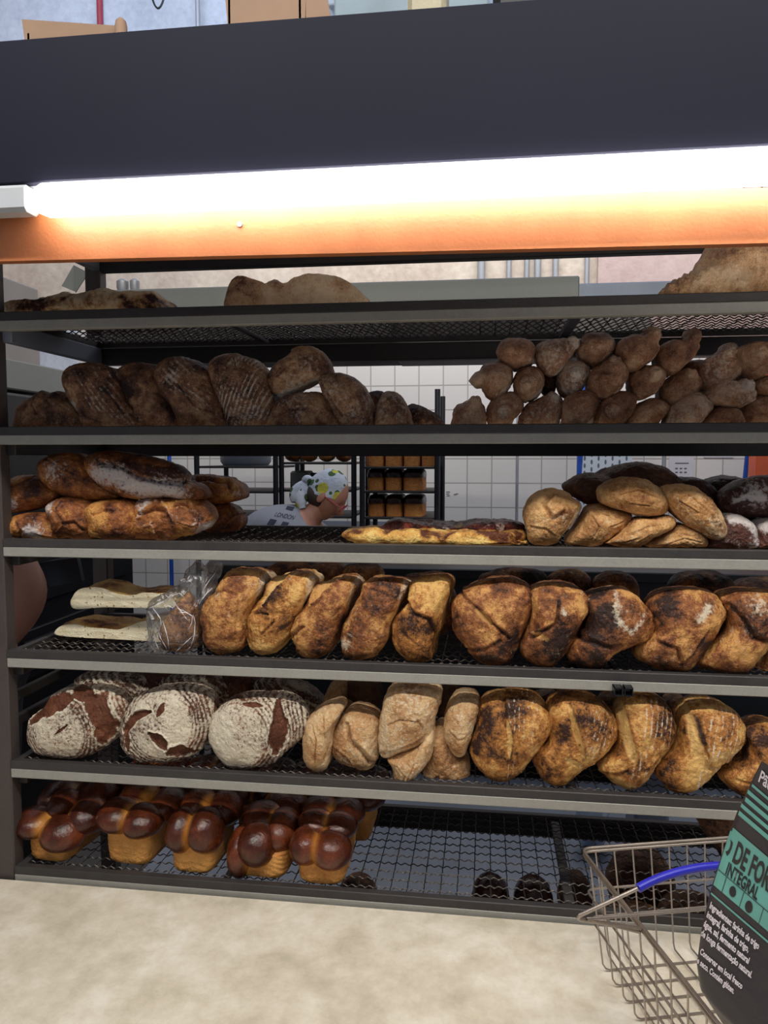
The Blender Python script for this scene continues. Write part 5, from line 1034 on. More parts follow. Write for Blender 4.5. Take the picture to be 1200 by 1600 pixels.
# ------------------------------------------------------------------ kitchen racks with pan loaves
def krack(label, pxl, pxr, Yf, D, shelves, pr=.014, group='tall bakery racks in the kitchen'):
    a, b = at(pxl, 760, Yf)[0], at(pxr, 760, Yf)[0]
    r = props(empty('bakery_trolley', (a, Yf, 0)), label, 'rack', group)
    for xx in (a, b):
        for yy in (Yf, Yf + D): mb = MB(); mb.tube([(xx, yy, .06), (xx, yy, 1.98)], pr, 12); mb.build('pole', M['pole'], r)
    for xx in (a, b):
        for yy in (Yf, Yf + D): mb = MB(); mb.tube([(xx - .012, yy, .03), (xx + .012, yy, .03)], .03, 14); mb.build('wheel', M['black'], r)
    for i, py in enumerate(shelves):
        z = at((pxl + pxr) / 2, py, Yf)[2]; mb = MB(); mb.box((a + pr, Yf - .005, z - .012), (b - pr, Yf + D, z), bev=.002); mb.build('tray', M['darksteel'], r)
    return a, b, [at((pxl + pxr) / 2, py, Yf)[2] for py in shelves]
krack('dark bakery trolley with thin trays left of the bandana wearer', 308, 431, 2.3, .45, (728, 767, 806, 845, 890))
krack('dark bakery trolley with trays of small breads behind the bandana wearer', 440, 553, 2.34, .45, (722, 765, 806, 850, 890))
a, b, zz = krack('dark bakery trolley loaded with square pan loaves', 566, 683, 2.3, .45, (729, 767, 808, 850, 890))
def panloaf(label, pxl, pxr, zb_, htot, Y, grp):
    x0, x1 = at(pxl, 760, Y)[0], at(pxr, 760, Y)[0]
    r = props(empty('pan_loaf', ((x0 + x1) / 2, Y, zb_)), label, 'bread', grp); w_ = (x1 - x0) / 2 * .97; h = htot
    for nm, z0, z1, mt, sc in (('loaf_body', 0, h * .66, 'side', 1.0), ('loaf_top', h * .6, h, 'bun', 1.03)):
        n = 28; a_ = np.linspace(0, 2 * np.pi, n, endpoint=False); V = []
        for q in range(10):
            t = q / 9; z = z0 + (z1 - z0) * (t if nm == 'loaf_body' else math.sin(t * math.pi / 2)); s = (1 if nm == 'loaf_body' else (1 - .55 * t ** 3)) * sc
            V += [(w_ * s * math.copysign(abs(math.cos(k)) ** .35, math.cos(k)), .12 + .12 * s * math.copysign(abs(math.sin(k)) ** .35, math.sin(k)), z) for k in a_]
        f = [(i * n + q, i * n + (q + 1) % n, (i + 1) * n + (q + 1) % n, (i + 1) * n + q) for i in range(9) for q in range(n)] + [tuple(range(n))[::-1], tuple(9 * n + q for q in range(n))]
        mb = MB(); mb.add(V, f); o = mb.build(nm, M[mt]); o.parent = r; o.location = (0, 0, 0)
        ca_ = o.data.color_attributes.new('A', 'FLOAT_COLOR', 'POINT'); dk = np.full(len(V), .55 if nm == 'loaf_body' else .95)
        ca_.data.foreach_set('color', np.stack([dk, dk * 0, dk * 0, dk * 0 + 1], 1).ravel().astype('f'))
names = (('upper', zz[0], .10, ((570, 600), (600, 629), (629, 657), (657, 682))), ('middle', zz[1], .108, ((572, 600), (600, 628), (628, 662))), ('lower', zz[2], .108, ((573, 601), (601, 629), (629, 662))))
for nm, z_, hh, cols in names:
    for i, (p0, p1) in enumerate(cols):
        panloaf('square pan loaf, %s from the left on the %s tray of the kitchen trolley' % (ORD[i], nm), p0, p1, z_ + .001, hh, 2.32, 'square pan loaves on the kitchen trolley')
for i, (px, w_) in enumerate(((455, 24), (480, 26), (508, 26), (535, 24))):
    p = at(px, 716, 2.5); mb = MB(); mb.ell((p[0], 2.55, 0), (.045, .08, .035), 20, 12); v = mb.v[0]; o = mb.build('small_bun', M['batard']); o = recenter(o); o.location.z = at(496, 722, 2.45)[2] + .001
    dk = np.full(len(v), .5); ca_ = o.data.color_attributes.new('A', 'FLOAT_COLOR', 'POINT'); ca_.data.foreach_set('color', np.stack([dk, dk * 0, dk * 0, dk * 0 + 1], 1).ravel().astype('f'))
    props(o, 'small brown bun on the tray above the bandana wearer, %s from the left' % ORD[i], 'bread roll', 'small buns on the tray above the bandana wearer')
# steel pot on trolley, scale
p = at(375, 728, 2.4); mb = MB(); mb.lathe([(.12, 0), (.135, .02), (.14, .15), (.132, .155)], (p[0], 2.5, at(370, 728, 2.3)[2] + .001), 28); props(recenter(mb.build('steel_pot', M['stainless'])), 'round shiny steel pot on the left bakery trolley', 'pot')
sc_ = props(empty('weighing_scale', tuple(at(472, 765, 2.46))), 'grey boxy weighing scale on the trolley left of the bandana', 'scale')
a, b = at(452, 736, 2.46), at(512, 765, 2.46); a2 = at(452, 736, 2.46)
mb = MB(); mb.box((a[0], 2.47, b[2] + .001), (at(480, 750, 2.46)[0], 2.62, a[2]), bev=.01); mb.build('scale_body', M['greysteel'], sc_)
mb = MB(); mb.box((at(482, 750, 2.46)[0], 2.50, b[2] + .03), (b[0] + .02, 2.53, a[2] - .01), bev=.004); mb.build('display', M['black'], sc_)
for px, r_, mt, lb, nm in ((265, .013, 'bluepole', 'thin blue pole against the tiles left of the trolleys', 'blue_pole'), (808, .009, 'conduit', 'thin grey pipe running down the tiled wall right of the trolleys', 'grey_pipe'), (1037, .012, 'conduit', 'thin grey pipe on the tiles between the perforated board and the notice', 'grey_pipe'),
                       (909, .030, 'bluepole', 'thick bright blue post at the edge of the perforated white board', 'blue_post')):
    vpipe(nm, lb, px, 740, 3.05, r_, mt, 0, 2.3 if r_ != .009 else 2.5, 'pole')
a, b = at(1170, 690, 2.9), at(1160, 790, 2.9); d_ = (b - a); mb = MB(); mb.tube([a - d_ * .8, b + d_ * ((b[2] - .015) / (a[2] - b[2]))], .013, 10); props(recenter(mb.build('blue_pole', M['bluepole'])), 'slanted blue pole near the orange post at the right', 'pole')
mb = MB(); a, b = at(1181, 740, 2.6), at(1230, 740, 2.6); mb.box((a[0], 2.6, 0), (b[0], 2.72, 2.1), bev=.006); props(recenter(mb.build('orange_post', M['orangepost'])), 'orange upright post at the right edge behind the rye pan loaves', 'post')
# perforated board
a, b, c, d = at(913, 690, 3.0), at(990, 690, 3.0), at(972, 790, 3.0), at(897, 790, 3.0)
def perf():
    t = NT('perforated_white_plastic'); v = t.obj(False); s_ = t.n('ShaderNodeSeparateXYZ'); t.l(v, s_.inputs[0])
    x_ = t.math('MULTIPLY', s_.outputs[0], 26.0); z_ = t.math('MULTIPLY', s_.outputs[2], 24.0); z2 = t.math('ADD', z_, t.math('MULTIPLY', t.math('FLOOR', x_), .5))
    fx = t.math('SUBTRACT', t.math('FRACT', x_), .5); fz = t.math('SUBTRACT', t.math('FRACT', z2), .5)
    h = t.math('LESS_THAN', t.math('ADD', t.math('MULTIPLY', t.math('MULTIPLY', fx, fx), 40), t.math('MULTIPLY', t.math('MULTIPLY', fz, fz), 9)), 1.0)
    t.set(Base_Color=t.mix(h, srgb('c6ccd2'), srgb('5c6470')), Roughness=.4); return t.m
M['perf'] = perf(); lo = at(905, 840, 3.0)[2] - at(905, 790, 3.0)[2]
mb = MB(); mb.hexa([tuple(a), tuple(b), tuple(c + [-.02, 0, lo * 6]), tuple(d + [-.02, 0, lo * 6])], [tuple(q + [0, .025, 0]) for q in (a, b)] + [tuple(q + [-.02, .025, lo * 6]) for q in (c, d)])
props(recenter(mb.build('perforated_board', M['perf'], smooth=False)), 'white plastic board with rows of small holes leaning on the tiled wall', 'board')
def notice(label, px0, py0, px1, py1, lines):
    Y = YW - .004; a, b = at(px0, py0, Y), at(px1, py1, Y); r = props(empty('paper_notice', (a[0], Y, b[2])), label, 'notice')
    mb = MB(); mb.box((a[0], Y, b[2]), (b[0], Y + .002, a[2])); mb.build('sheet', M['paper'], r, smooth=False)
    mb = MB()
    for (x0, y0, x1, y1) in lines: p, q = at(x0, y0, Y), at(x1, y1, Y); mb.box((p[0], Y - .001, q[2]), (q[0], Y, p[2]))
    mb.build('faded_print', M['ink'], r, smooth=False)
notice('paper notice with a faded heading and two rows of marks on the tiles', 1046, 700, 1082, 790, [(1055, 707, 1068, 709), (1055, 723, 1076, 724.5)] + [(1055 + 7 * i, 731 + 6 * j, 1059 + 7 * i, 733 + 6 * j) for i in range(3) for j in range(2)])
notice('small paper notice with grey stripe high on the tiles near the blue pole', 1100, 700, 1146, 715, [(1116, 706, 1144, 708), (1116, 709.5, 1144, 711.5)])
# faint pen writing on a tile
Y = YW - .001; r = None; mb = MB()
for (x0, y0, x1, y1) in ((697, 768, 703, 769), (697, 771, 702, 772), (698, 774, 703, 775), (709, 772, 713, 773), (712, 771, 716, 772)):
    p, q = at(x0, y0, Y), at(x1, y1, Y); mb.box((p[0], Y - .0008, q[2]), (q[0], Y, p[2]))
props(recenter(mb.build('pen_scribble', M['ink'], smooth=False)), 'small faded pen writing on a wall tile right of the pan loaf trolley', 'writing')
a = at(325, 890, 1.5)[0]
bn = props(empty('dark_bench', (.6, 1.6, 0)), 'black steel work bench behind the loaves of the fourth shelf', 'bench')
mb = MB(); mb.box((a, 1.5, 1.17), (2.4, 1.72, 1.21), bev=.004); mb.build('bench_top', M['black'], bn)
mb = MB(); mb.box((a + .03, 1.53, .0), (2.37, 1.70, 1.17), bev=.004); mb.build('bench_body', M['black'], bn)
# dark cupboards behind low shelves
cb_ = props(empty('blue_cupboard', (-1.0, 2.95, 0)), 'low dark blue cupboard behind the trolleys', 'cupboard')
mb = MB(); mb.box((-1.6, 2.85, 0), (.15, 3.2, 1.25), bev=.01); mb.build('cupboard_body', plain('dark_blue_laminate', '2b3444', .5), cb_)
for x_ in (-1.55, -.95, -.38):
    mb = MB(); mb.box((x_, 2.835, .1), (x_ + .5, 2.85, 1.2), bev=.004); mb.build('door', plain('blue_door', '344056', .5), cb_)

# crumpled pale plastic sack on the steel table
mb = MB(); c = at(925, 1318, .75); mb.ell((0, 0, 0), (.05, .05, .09), 40, 26); v = mb.v[0]; v = v * (1 + .5 * fbm(v + 3, 30, 2, 3)[:, None]); mb.v = [v]; o = mb.build('crumpled_sack', plain('pale_blue_film', 'a9bcd8', .2, 0, .2, 20), loc=(c[0], .75, 0)); o = recenter(o); o.location.z = ZS + .0005
props(o, 'crumpled pale blue plastic sack on the steel table left of the basket corner', 'bag')
mb = MB(); a, b = at(990, 1330, .8), at(1045, 1330, .8); mb.box((a[0], .8, ZS), (b[0], .95, ZS + .27), bev=.01); props(recenter(mb.build('grey_bin', M['bluesteel'])), 'blue grey upright bin on the steel table behind the basket', 'bin')

# ------------------------------------------------------------------ people
def skin_obj(name, joints, edges, mat, parent=None, sub=2, root=0):
    me = bpy.data.meshes.new(name); me.from_pydata([j[:3] for j in joints], edges, []); me.update()
    o = bpy.data.objects.new(name, me); COL.objects.link(o); me.materials.append(mat)
    md = o.modifiers.new('s', 'SKIN'); md.use_smooth_shade = True
    if not me.skin_vertices: return o
    for i, (sv, j) in enumerate(zip(me.skin_vertices[0].data, joints)):
        rx, ry = (j[3], j[4]) if len(j) > 4 else (j[3], j[3]); sv.radius = (rx, ry); sv.use_root = (i == root)
    ss = o.modifiers.new('u', 'SUBSURF'); ss.levels = sub; ss.render_levels = sub
    bpy.context.view_layer.update(); dg = bpy.context.evaluated_depsgraph_get(); me2 = bpy.data.meshes.new_from_object(o.evaluated_get(dg)); 
    o.modifiers.clear(); o.data = me2; me2.name = name; me2.polygons.foreach_set('use_smooth', [True] * len(me2.polygons))
    if parent is not None: o.parent = parent; o.matrix_parent_inverse = Matrix.Translation(-Vector(parent.location))
    return o
# baker in the bandana, bending to the right
YP = 2.0
hc = at(511, 773, YP); sh = at(450, 796, YP + .02)                 # head and upper back
body = []
pel = np.array([sh[0] - .32, YP, .98])
J = [(pel[0], pel[1], pel[2], .15, .13), (pel[0] + .06, YP, 1.12, .14, .12), (sh[0] - .07, YP, 1.29, .18, .16), (sh[0] + .04, YP, 1.35, .17, .14), (hc[0] - .075, YP, 1.38, .055), (hc[0] + .005, YP, hc[2] - .035, .062),
     # arms
     (sh[0] + .10, YP - .16, 1.27, .060), (sh[0] + .16, YP - .22, 1.03, .048), (sh[0] + .38, YP - .16, .93, .034), (sh[0] + .46, YP - .14, .92, .028, .04),
     (sh[0] + .10, YP + .17, 1.27, .060), (sh[0] + .18, YP + .22, 1.03, .048), (sh[0] + .38, YP + .14, .93, .034), (sh[0] + .46, YP + .12, .92, .028, .04),
     # legs
     (pel[0] + .02, YP - .10, .90, .095), (pel[0] + .08, YP - .11, .50, .065), (pel[0] + .0, YP - .11, .09, .042), (pel[0] + .12, YP - .12, .04, .035),
     (pel[0] + .02, YP + .10, .90, .095), (pel[0] + .06, YP + .11, .50, .065), (pel[0] - .02, YP + .11, .09, .042), (pel[0] + .10, YP + .12, .04, .035)]
E = [(0, 1), (1, 2), (2, 3), (3, 4), (4, 5), (3, 6), (6, 7), (7, 8), (8, 9), (3, 10), (10, 11), (11, 12), (12, 13), (0, 14), (14, 15), (15, 16), (16, 17), (0, 18), (18, 19), (19, 20), (20, 21)]
pr_ = props(empty('person', (pel[0], YP, 0)), 'person in grey t-shirt and lemon print bandana bending to the right among the trolleys', 'person')
skin_obj('body', J, E, M['skin'], pr_)
JS = [(j[0], j[1], j[2], j[3] * 1.1 + .006, (j[4] if len(j) > 4 else j[3]) * 1.1 + .006) for j in J[:4]] + [(J[6][0], J[6][1], J[6][2], .076, .076), (J[7][0] - .02, J[7][1], J[7][2] + .06, .068, .068), (J[10][0], J[10][1], J[10][2], .076, .076), (J[11][0] - .02, J[11][1], J[11][2] + .06, .068, .068), (hc[0] - .11, YP, 1.358, .075, .075)]
skin_obj('t_shirt', JS, [(0, 1), (1, 2), (2, 3), (3, 4), (4, 5), (3, 6), (6, 7), (3, 8)], M['greyshirt'], pr_)
skin_obj('trousers', [(j[0], j[1], j[2], j[3] + .014, (j[4] if len(j) > 4 else j[3]) + .014) for j in (J[0], J[14], J[15], J[16], J[18], J[19], J[20])], [(0, 1), (1, 2), (2, 3), (0, 4), (4, 5), (5, 6)], M['trousers'], pr_)
# head: profile towards lower right. local frame: f = facing, u = crown
def head(cx, parent, fdir, mat_skin, size=.115):
    f_ = np.array(fdir, float); f_ /= np.linalg.norm(f_); s_ = np.array([0, 1.0, 0]); u_ = np.cross(s_, f_) * -1; u_ = -u_ if u_[2] < 0 else u_
    mb = MB(); mb.ell((0, 0, 0), (1, 1, 1), 48, 36); v = mb.v[0]; X, Yv, Z = v.T.copy()
    fx = X * .097; sx = Yv * .074; uz = Z * .118
    jaw = sstep(.1, -1, Z); fx = fx * (1 - .18 * jaw) + .018 * jaw; sx = sx * (1 - .35 * jaw)
    g = lambda a, b, c, r: np.exp(-(((X - a) / r[0]) ** 2 + ((Yv - b) / r[1]) ** 2 + ((Z - c) / r[2]) ** 2))
    fx = fx + .024 * g(1, 0, -.18, (.5, .16, .16)) + .008 * g(1, 0, -.02, (.5, .12, .25)) + .010 * g(1, 0, -.52, (.6, .3, .08)) + .012 * g(.8, 0, -.85, (.5, .3, .2)) - .008 * g(1, .35, .08, (.5, .2, .12)) - .008 * g(1, -.35, .08, (.5, .2, .12)) - .004 * g(1, 0, -.42, (.5, .3, .05))
    P = np.array(cx) + fx[:, None] * f_ + sx[:, None] * s_ + uz[:, None] * u_
    mb.v = [P]; h = mb.build('head', mat_skin, parent)
    for sd in (-1, 1):
        mb = MB(); rot = np.stack([f_, s_, u_], 1); mb.ell(np.array(cx) - .004 * f_ + sd * .074 * s_ - .012 * u_, (.018, .008, .031), 16, 12, rot=rot); e = mb.build('ear', mat_skin); e.parent = h; e.matrix_parent_inverse = Matrix.Translation(-Vector(h.location)) @ Matrix.Identity(4)
        e.parent = parent
        e.matrix_parent_inverse = Matrix.Translation(-Vector(parent.location))
    return f_, s_, u_
f_, s_, u_ = head((hc[0], YP, hc[2]), pr_, (.72, -.22, -.62), M['skin'])
def lemon():
    t = NT('lemon_print_cotton'); v = t.obj(False); vo = t.n('ShaderNodeTexVoronoi'); vo.inputs['Scale'].default_value = 11; t.l(v, vo.inputs['Vector'])
    vo2 = t.n('ShaderNodeTexVoronoi'); vo2.inputs['Scale'].default_value = 19; t.l(v, vo2.inputs['Vector'])
    c = t.mix(t.math('LESS_THAN', vo2.outputs['Distance'], .34), srgb('a9aeb8'), srgb('34502e'))
    c = t.mix(t.math('LESS_THAN', vo.outputs['Distance'], .30), c, srgb('a8a238')); t.set(Base_Color=c, Roughness=.9); t.set(Normal=t.bump(t.noise(v, 40, 3), .006)); return t.m
M['lemon'] = lemon()
mb = MB(); mb.ell((0, 0, 0), (1, 1, 1), 48, 36); v = mb.v[0]; X, Yv, Z = v.T
k_ = Z > -.25 - .55 * X * 0 + .30 * X; 
P = np.array([hc[0], YP, hc[2]]) + (X * .100 - .012)[:, None] * f_ + (Yv * .080)[:, None] * s_ + (np.maximum(Z, -.12 + .42 * X) * .122 + .004)[:, None] * u_
P = P + (.004 * fbm(P, 30, 3, 2))[:, None]; mb.v = [P]; mb.build('bandana', M['lemon'], pr_)
kn = np.array([hc[0], YP - .03, hc[2]]) - .115 * f_ - .01 * u_
mb = MB()
mb.ell(kn, (.028, .026, .026), 16, 10)
for dx, dy, dz, r_ in ((-.05, -.03, -.10, .022), (-.01, -.05, -.13, .02), (.01, -.02, -.09, .022)):
    t = np.linspace(0, 1, 10); mb.tube([kn + np.array([dx, dy, dz]) * q + np.array([-.02 * math.sin(3 * q), 0, 0]) for q in t], r_ * (.5 + np.sin(np.pi * t * .9)), 10)
mb.build('bandana_knot', M['lemon'], pr_)
mb = MB(); q0 = np.array([hc[0], YP, hc[2]]); mb.ell(q0 - .03 * f_ - .03 * u_, (.075, .078, .06), 24, 16, rot=np.stack([f_, s_, u_], 1)); mb.build('hair', M['hair'], pr_)
mb = MB(); e0 = q0 + .095 * f_ - .075 * s_ * 1 + .012 * u_; e1 = q0 + .0 * f_ - .078 * s_ + .0 * u_
mb.tube([e1, e0], .0025, 6)
for sd in (-1, 1):
    cc = q0 + .104 * f_ + sd * .034 * s_ + .008 * u_; mb.tube([cc + .022 * math.cos(a) * s_ + .018 * math.sin(a) * u_ for a in np.linspace(0, 2 * np.pi, 20, endpoint=False)], .002, 6, closed=True)
mb.build('glasses', M['redpipe'], pr_)
# back print on the shirt: slightly raised patches following the back
from mathutils.bvhtree import BVHTree
def decal(name, target, quads, mat, parent, off=.002, cut=12):
    me = target.data; bv = BVHTree.FromPolygons([target.matrix_world @ v.co for v in me.vertices], [p.vertices[:] for p in me.polygons]); mb = MB()
    for q in quads:
        c4 = [ray(*p) for p in q]; v = []
        for i in range(cut + 1):
            for j in range(cut + 1):
                s, t = i / cut, j / cut; d = c4[0] * (1 - s) * (1 - t) + c4[1] * s * (1 - t) + c4[2] * s * t + c4[3] * (1 - s) * t; d = d / np.linalg.norm(d)
                h = bv.ray_cast(Vector(CAM.tolist()), Vector(d.tolist())); 
                if h[0] is None: v = None; break
                v.append(np.array(h[0]) - d * off)
            if v is None: break
        if v: mb.add(v, [(i * (cut + 1) + j, (i + 1) * (cut + 1) + j, (i + 1) * (cut + 1) + j + 1, i * (cut + 1) + j + 1) for i in range(cut) for j in range(cut)])
    if mb.n: return mb.build(name, mat, parent)
bpy.context.view_layer.update()
shirt = [c for c in pr_.children if c.name.startswith('t_shirt')][0]
def pq(u0, v0, u1, v1):
    # print block frame in photo pixels: origin (425,805) top-left, along (38,-16), down (-14,24)
    o_ = np.array([433, 792]); a_ = np.array([36, 14]) ; b_ = np.array([-15, 22])
    o_ = np.array([436, 791]); a_ = np.array([32, 7]); b_ = np.array([-17, 26])
    return [tuple(o_ + a_ * u + b_ * v) for (u, v) in ((u0, v0), (u1, v0), (u1, v1), (u0, v1))]
pn_ = plain('print_navy', '1b1f33', .9)
for q_ in (pq(.35, -.12, .7, .08), pq(-.02, .75, .3, 1.1), pq(.6, .75, .9, 1.05)): decal('shirt_print', shirt, [q_], pn_, pr_)
tx = bpy.data.curves.new('t', 'FONT'); tx.body = 'LONDON'; tx.size = 1; to = bpy.data.objects.new('t', tx); COL.objects.link(to); bpy.context.view_layer.update()
tme = bpy.data.meshes.new_from_object(to.evaluated_get(bpy.context.evaluated_depsgraph_get())); bpy.data.objects.remove(to)
me = shirt.data; bv = BVHTree.FromPolygons([shirt.matrix_world @ v.co for v in me.vertices], [p.vertices[:] for p in me.polygons])
w_t = max(v.co.x for v in tme.vertices); ok = True
for v in tme.vertices:
    u, q = v.co.x / w_t, 1 - v.co.y; px = np.array([434, 797]) + np.array([30, 6]) * u + np.array([-6, 9]) * q; d = ray(*px); d = d / np.linalg.norm(d); h = bv.ray_cast(Vector(CAM.tolist()), Vector(d.tolist()))
    if h[0] is None: ok = False; break
    v.co = h[0] - Vector(d.tolist()) * .003
if ok: tme.name = 'shirt_lettering'; link('shirt_lettering', tme, plain('print_ink', '1b1f33', .9), pr_)

# second person: bent bare arm in a black t-shirt at the left, behind the rack
YA = .72
A0 = at(-4, 846, YA + .05); EL = at(60, 928, YA); WR = at(-2, 1006, YA - .10); HD = at(-50, 1060, YA - .16)
def off(p, y): return (p[0], y, p[2])
tc_ = np.array([A0[0] - .17, YA + .12])
p2 = props(empty('person', (tc_[0], tc_[1], 0)), 'person in black t-shirt at the left edge, bare bent elbow showing behind the rack', 'person')
shz = 1.36
J2 = [(tc_[0], tc_[1], .98, .15, .12), (tc_[0], tc_[1], 1.15, .14, .11), (tc_[0], tc_[1], 1.32, .16, .12), (tc_[0], tc_[1], 1.44, .06), (tc_[0] + .01, tc_[1] - .02, 1.55, .055),
      (tc_[0] + .15, tc_[1], shz, .066), (A0[0] + .0, YA + .04, A0[2] + .01, .078), (EL[0] - .018, YA, EL[2] + .008, .066), (EL[0] - .05, YA - .04, EL[2] - .07, .066), (WR[0], WR[1], WR[2], .042), (HD[0], HD[1], HD[2], .026, .038),
      (tc_[0] - .17, tc_[1], shz - .01, .066), (tc_[0] - .21, tc_[1] - .04, 1.12, .05), (tc_[0] - .12, tc_[1] - .24, 1.0, .034), (tc_[0] - .08, tc_[1] - .30, .99, .028, .036),
      (tc_[0] + .09, tc_[1], .90, .09), (tc_[0] + .1, tc_[1] - .02, .5, .062), (tc_[0] + .1, tc_[1], .09, .042), (tc_[0] + .1, tc_[1] - .12, .04, .034),
      (tc_[0] - .09, tc_[1], .90, .09), (tc_[0] - .1, tc_[1] - .02, .5, .062), (tc_[0] - .1, tc_[1], .09, .042), (tc_[0] - .1, tc_[1] - .12, .04, .034)]
E2 = [(0, 1), (1, 2), (2, 3), (3, 4), (2, 5), (5, 6), (6, 7), (7, 8), (8, 9), (9, 10), (2, 11), (11, 12), (12, 13), (13, 14), (0, 15), (15, 16), (16, 17), (17, 18), (0, 19), (19, 20), (20, 21), (21, 22)]
skin_obj('body', J2, E2, M['skin'], p2)
jj = lambda i, e=.012: (J2[i][0], J2[i][1], J2[i][2], J2[i][3] + e, (J2[i][4] if len(J2[i]) > 4 else J2[i][3]) + e)
skin_obj('t_shirt', [jj(0, .03), jj(1, .03), jj(2, .03), jj(5, .02), (A0[0] - .004, YA + .04, A0[2] + .015, .098, .098), jj(11, .02), jj(12, .02)], [(0, 1), (1, 2), (2, 3), (3, 4), (2, 5), (5, 6)], M['blackshirt'], p2)
skin_obj('trousers', [jj(0, .02), jj(15), jj(16), jj(17), jj(19), jj(20), jj(21)], [(0, 1), (1, 2), (2, 3), (0, 4), (4, 5), (5, 6)], M['trousers'], p2)
head((tc_[0] + .01, tc_[1] - .03, 1.66), p2, (0, -1, -.2), M['skin'])
mb = MB(); mb.ell((tc_[0] + .01, tc_[1] - .01, 1.70), (.085, .10, .095), 28, 18); mb.build('hair', M['hair'], p2)

# ------------------------------------------------------------------ wire shopping basket
ZR, ZF = H - .73, ZC + .004
A = atz(908, 1331, ZR); B = atz(1000, 1455, ZR); N_ = atz(1107, 1587, ZR)
dl = (N_ - A); dl /= np.linalg.norm(dl); L_ = .46; dr = np.array([-dl[1], dl[0], 0.0]); dr = dr if dr[0] > 0 else -dr
Wd = .31
C4 = [A, A + dl * L_, A + dl * L_ + dr * Wd, A + dr * Wd]
ins = .032
bc = [A + dl * ins + dr * ins * .55, A + dl * (L_ - ins) + dr * ins * .55, A + dl * (L_ - ins) + dr * (Wd - ins * .55), A + dl * ins + dr * (Wd - ins * .55)]
bc = [np.array([p[0], p[1], ZF]) for p in bc]
bk = props(empty('shopping_basket', (A[0], A[1], ZC)), 'wire shopping basket with a blue handle grip standing on the beige counter', 'basket')
def rr_loop(c, r=.02, n=6):
    out = []
    for i in range(4):
        p, a, b = c[i], c[i - 1], c[(i + 1) % 4]; u = (a - p) / np.linalg.norm(a - p); v = (b - p) / np.linalg.norm(b - p)
        for t in np.linspace(0, 1, n): out.append((1 - t) ** 2 * (p + u * r) + 2 * t * (1 - t) * p + t * t * (p + v * r))
    return out
mb = MB(); mb.tube(rr_loop(C4), .0030, 10, closed=True); up_ = [p + [0, 0, .0065] for p in C4]; mb.tube(rr_loop(up_), .0026, 10, closed=True); mb.build('rim', M['basketwire'], bk)
lerp = lambda p, q, t: p * (1 - t) + q * t
mb = MB()
for t in np.linspace(.09, .91, 9):      # transverse wires: down left side, across the floor, up the right side
    a, b, c, d = lerp(C4[0], C4[1], t), lerp(bc[0], bc[1], t), lerp(bc[3], bc[2], t), lerp(C4[3], C4[2], t)
    mb.tube([a, lerp(b, a, .06), b + (c - b) * .015 + [0, 0, .003], b + (c - b) * .04, lerp(b, c, .96), lerp(c, d, .06), d], .0016, 6)
for t in np.linspace(.09, .91, 8):
    a, b, c, d = lerp(C4[0], C4[3], t), lerp(bc[0], bc[3], t), lerp(bc[1], bc[2], t), lerp(C4[1], C4[2], t)
    mb.tube([a, lerp(b, a, .06), b + (c - b) * .01 + [0, 0, .003], b + (c - b) * .03 + [0, 0, .003], lerp(b, c, .97), lerp(c, d, .06), d], .0016, 6)
mb.build('wire_grid', M['basketwire'], bk)
for t in (.36, .62):
    mb = MB(); mb.tube(rr_loop([lerp(p, q, t) for p, q in zip(C4, bc)], .016), .0022, 8, closed=True); mb.build('side_band', M['basketwire'], bk)
# handle: U of thick wire with a blue grip, folded over the left side
hC = atz(896, 1435, H - .665); g0 = atz(997, 1388, H - .615); gm = atz(1058, 1357, H - .600); g1 = atz(1135, 1352, H - .60); g2 = g1 + (g1 - gm) * .8 + [0, 0, -.01]
hn = props(bpy.data.objects.new('handle', None)); COL.objects.link(hn); hn.parent = bk; hn.location = Vector((B - np.array([A[0], A[1], ZC])).tolist())
def ch(mb, name, mat): o = mb.build(name, mat); o.parent = hn; o.matrix_parent_inverse = Matrix.Translation(-(Vector(bk.location) + hn.location)); return o
Pv = B + [0, 0, .004]; Pv2 = A + dl * np.linalg.norm(B - A) + dr * Wd
mb = MB(); mb.tube([Pv, lerp(Pv, hC, .9), hC + (Pv - hC) * .04 + (g0 - hC) * .03, lerp(hC, g0, .1), g0], .0030, 10); ch(mb, 'handle_wire', M['basketwire']); mb = MB(); mb.tube([g2, lerp(g2, Pv2, .5) + [0, 0, .02], Pv2], .0030, 10); ch(mb, 'handle_wire', M['basketwire'])
mb = MB(); t = np.linspace(0, 1, 20); ctrl = [g0, gm, g1, g2]
mb.tube([(1 - q) ** 3 * ctrl[0] + 3 * q * (1 - q) ** 2 * (ctrl[1] + [0, 0, .004]) + 3 * q * q * (1 - q) * (ctrl[2] + [0, 0, .006]) + q ** 3 * ctrl[3] for q in t], .0062, 14); ch(mb, 'blue_grip', plain('blue_grip', '2a2bb0', .3))
h2 = atz(917, 1436, H - .672); e2 = atz(1110, 1420, H - .70)
mb = MB(); mb.tube([B + [0, 0, -.002], lerp(B, h2, .9), h2, lerp(h2, e2, .12), e2, e2 + (e2 - h2) * .5], .0024, 8); ch(mb, 'lower_handle_wire', M['basketwire'])

# ------------------------------------------------------------------ printed bread bag in the basket
def bagS(u, v):
    """u 0..1 across the front, v 0 (bottom) .. 1 (neck)"""
    base = np.array([.53, -.42, ZC + .012]); 
    return base
gL = [(1190, 1196), (1172, 1232), (1150, 1278), (1128, 1340), (1108, 1402), (1094, 1462), (1086, 1520), (1092, 1560), (1118, 1600), (1150, 1650)]
ZD = [.88, .90, .92, .94, .95, .955, .955, .95, .95, .95]          # forward distance of the left edge
axis_l = []
for (px, py), fd in zip(gL, ZD):
    axis_l.append(CAM + ray(px, py) * fd)
axis_l = np.array(axis_l)
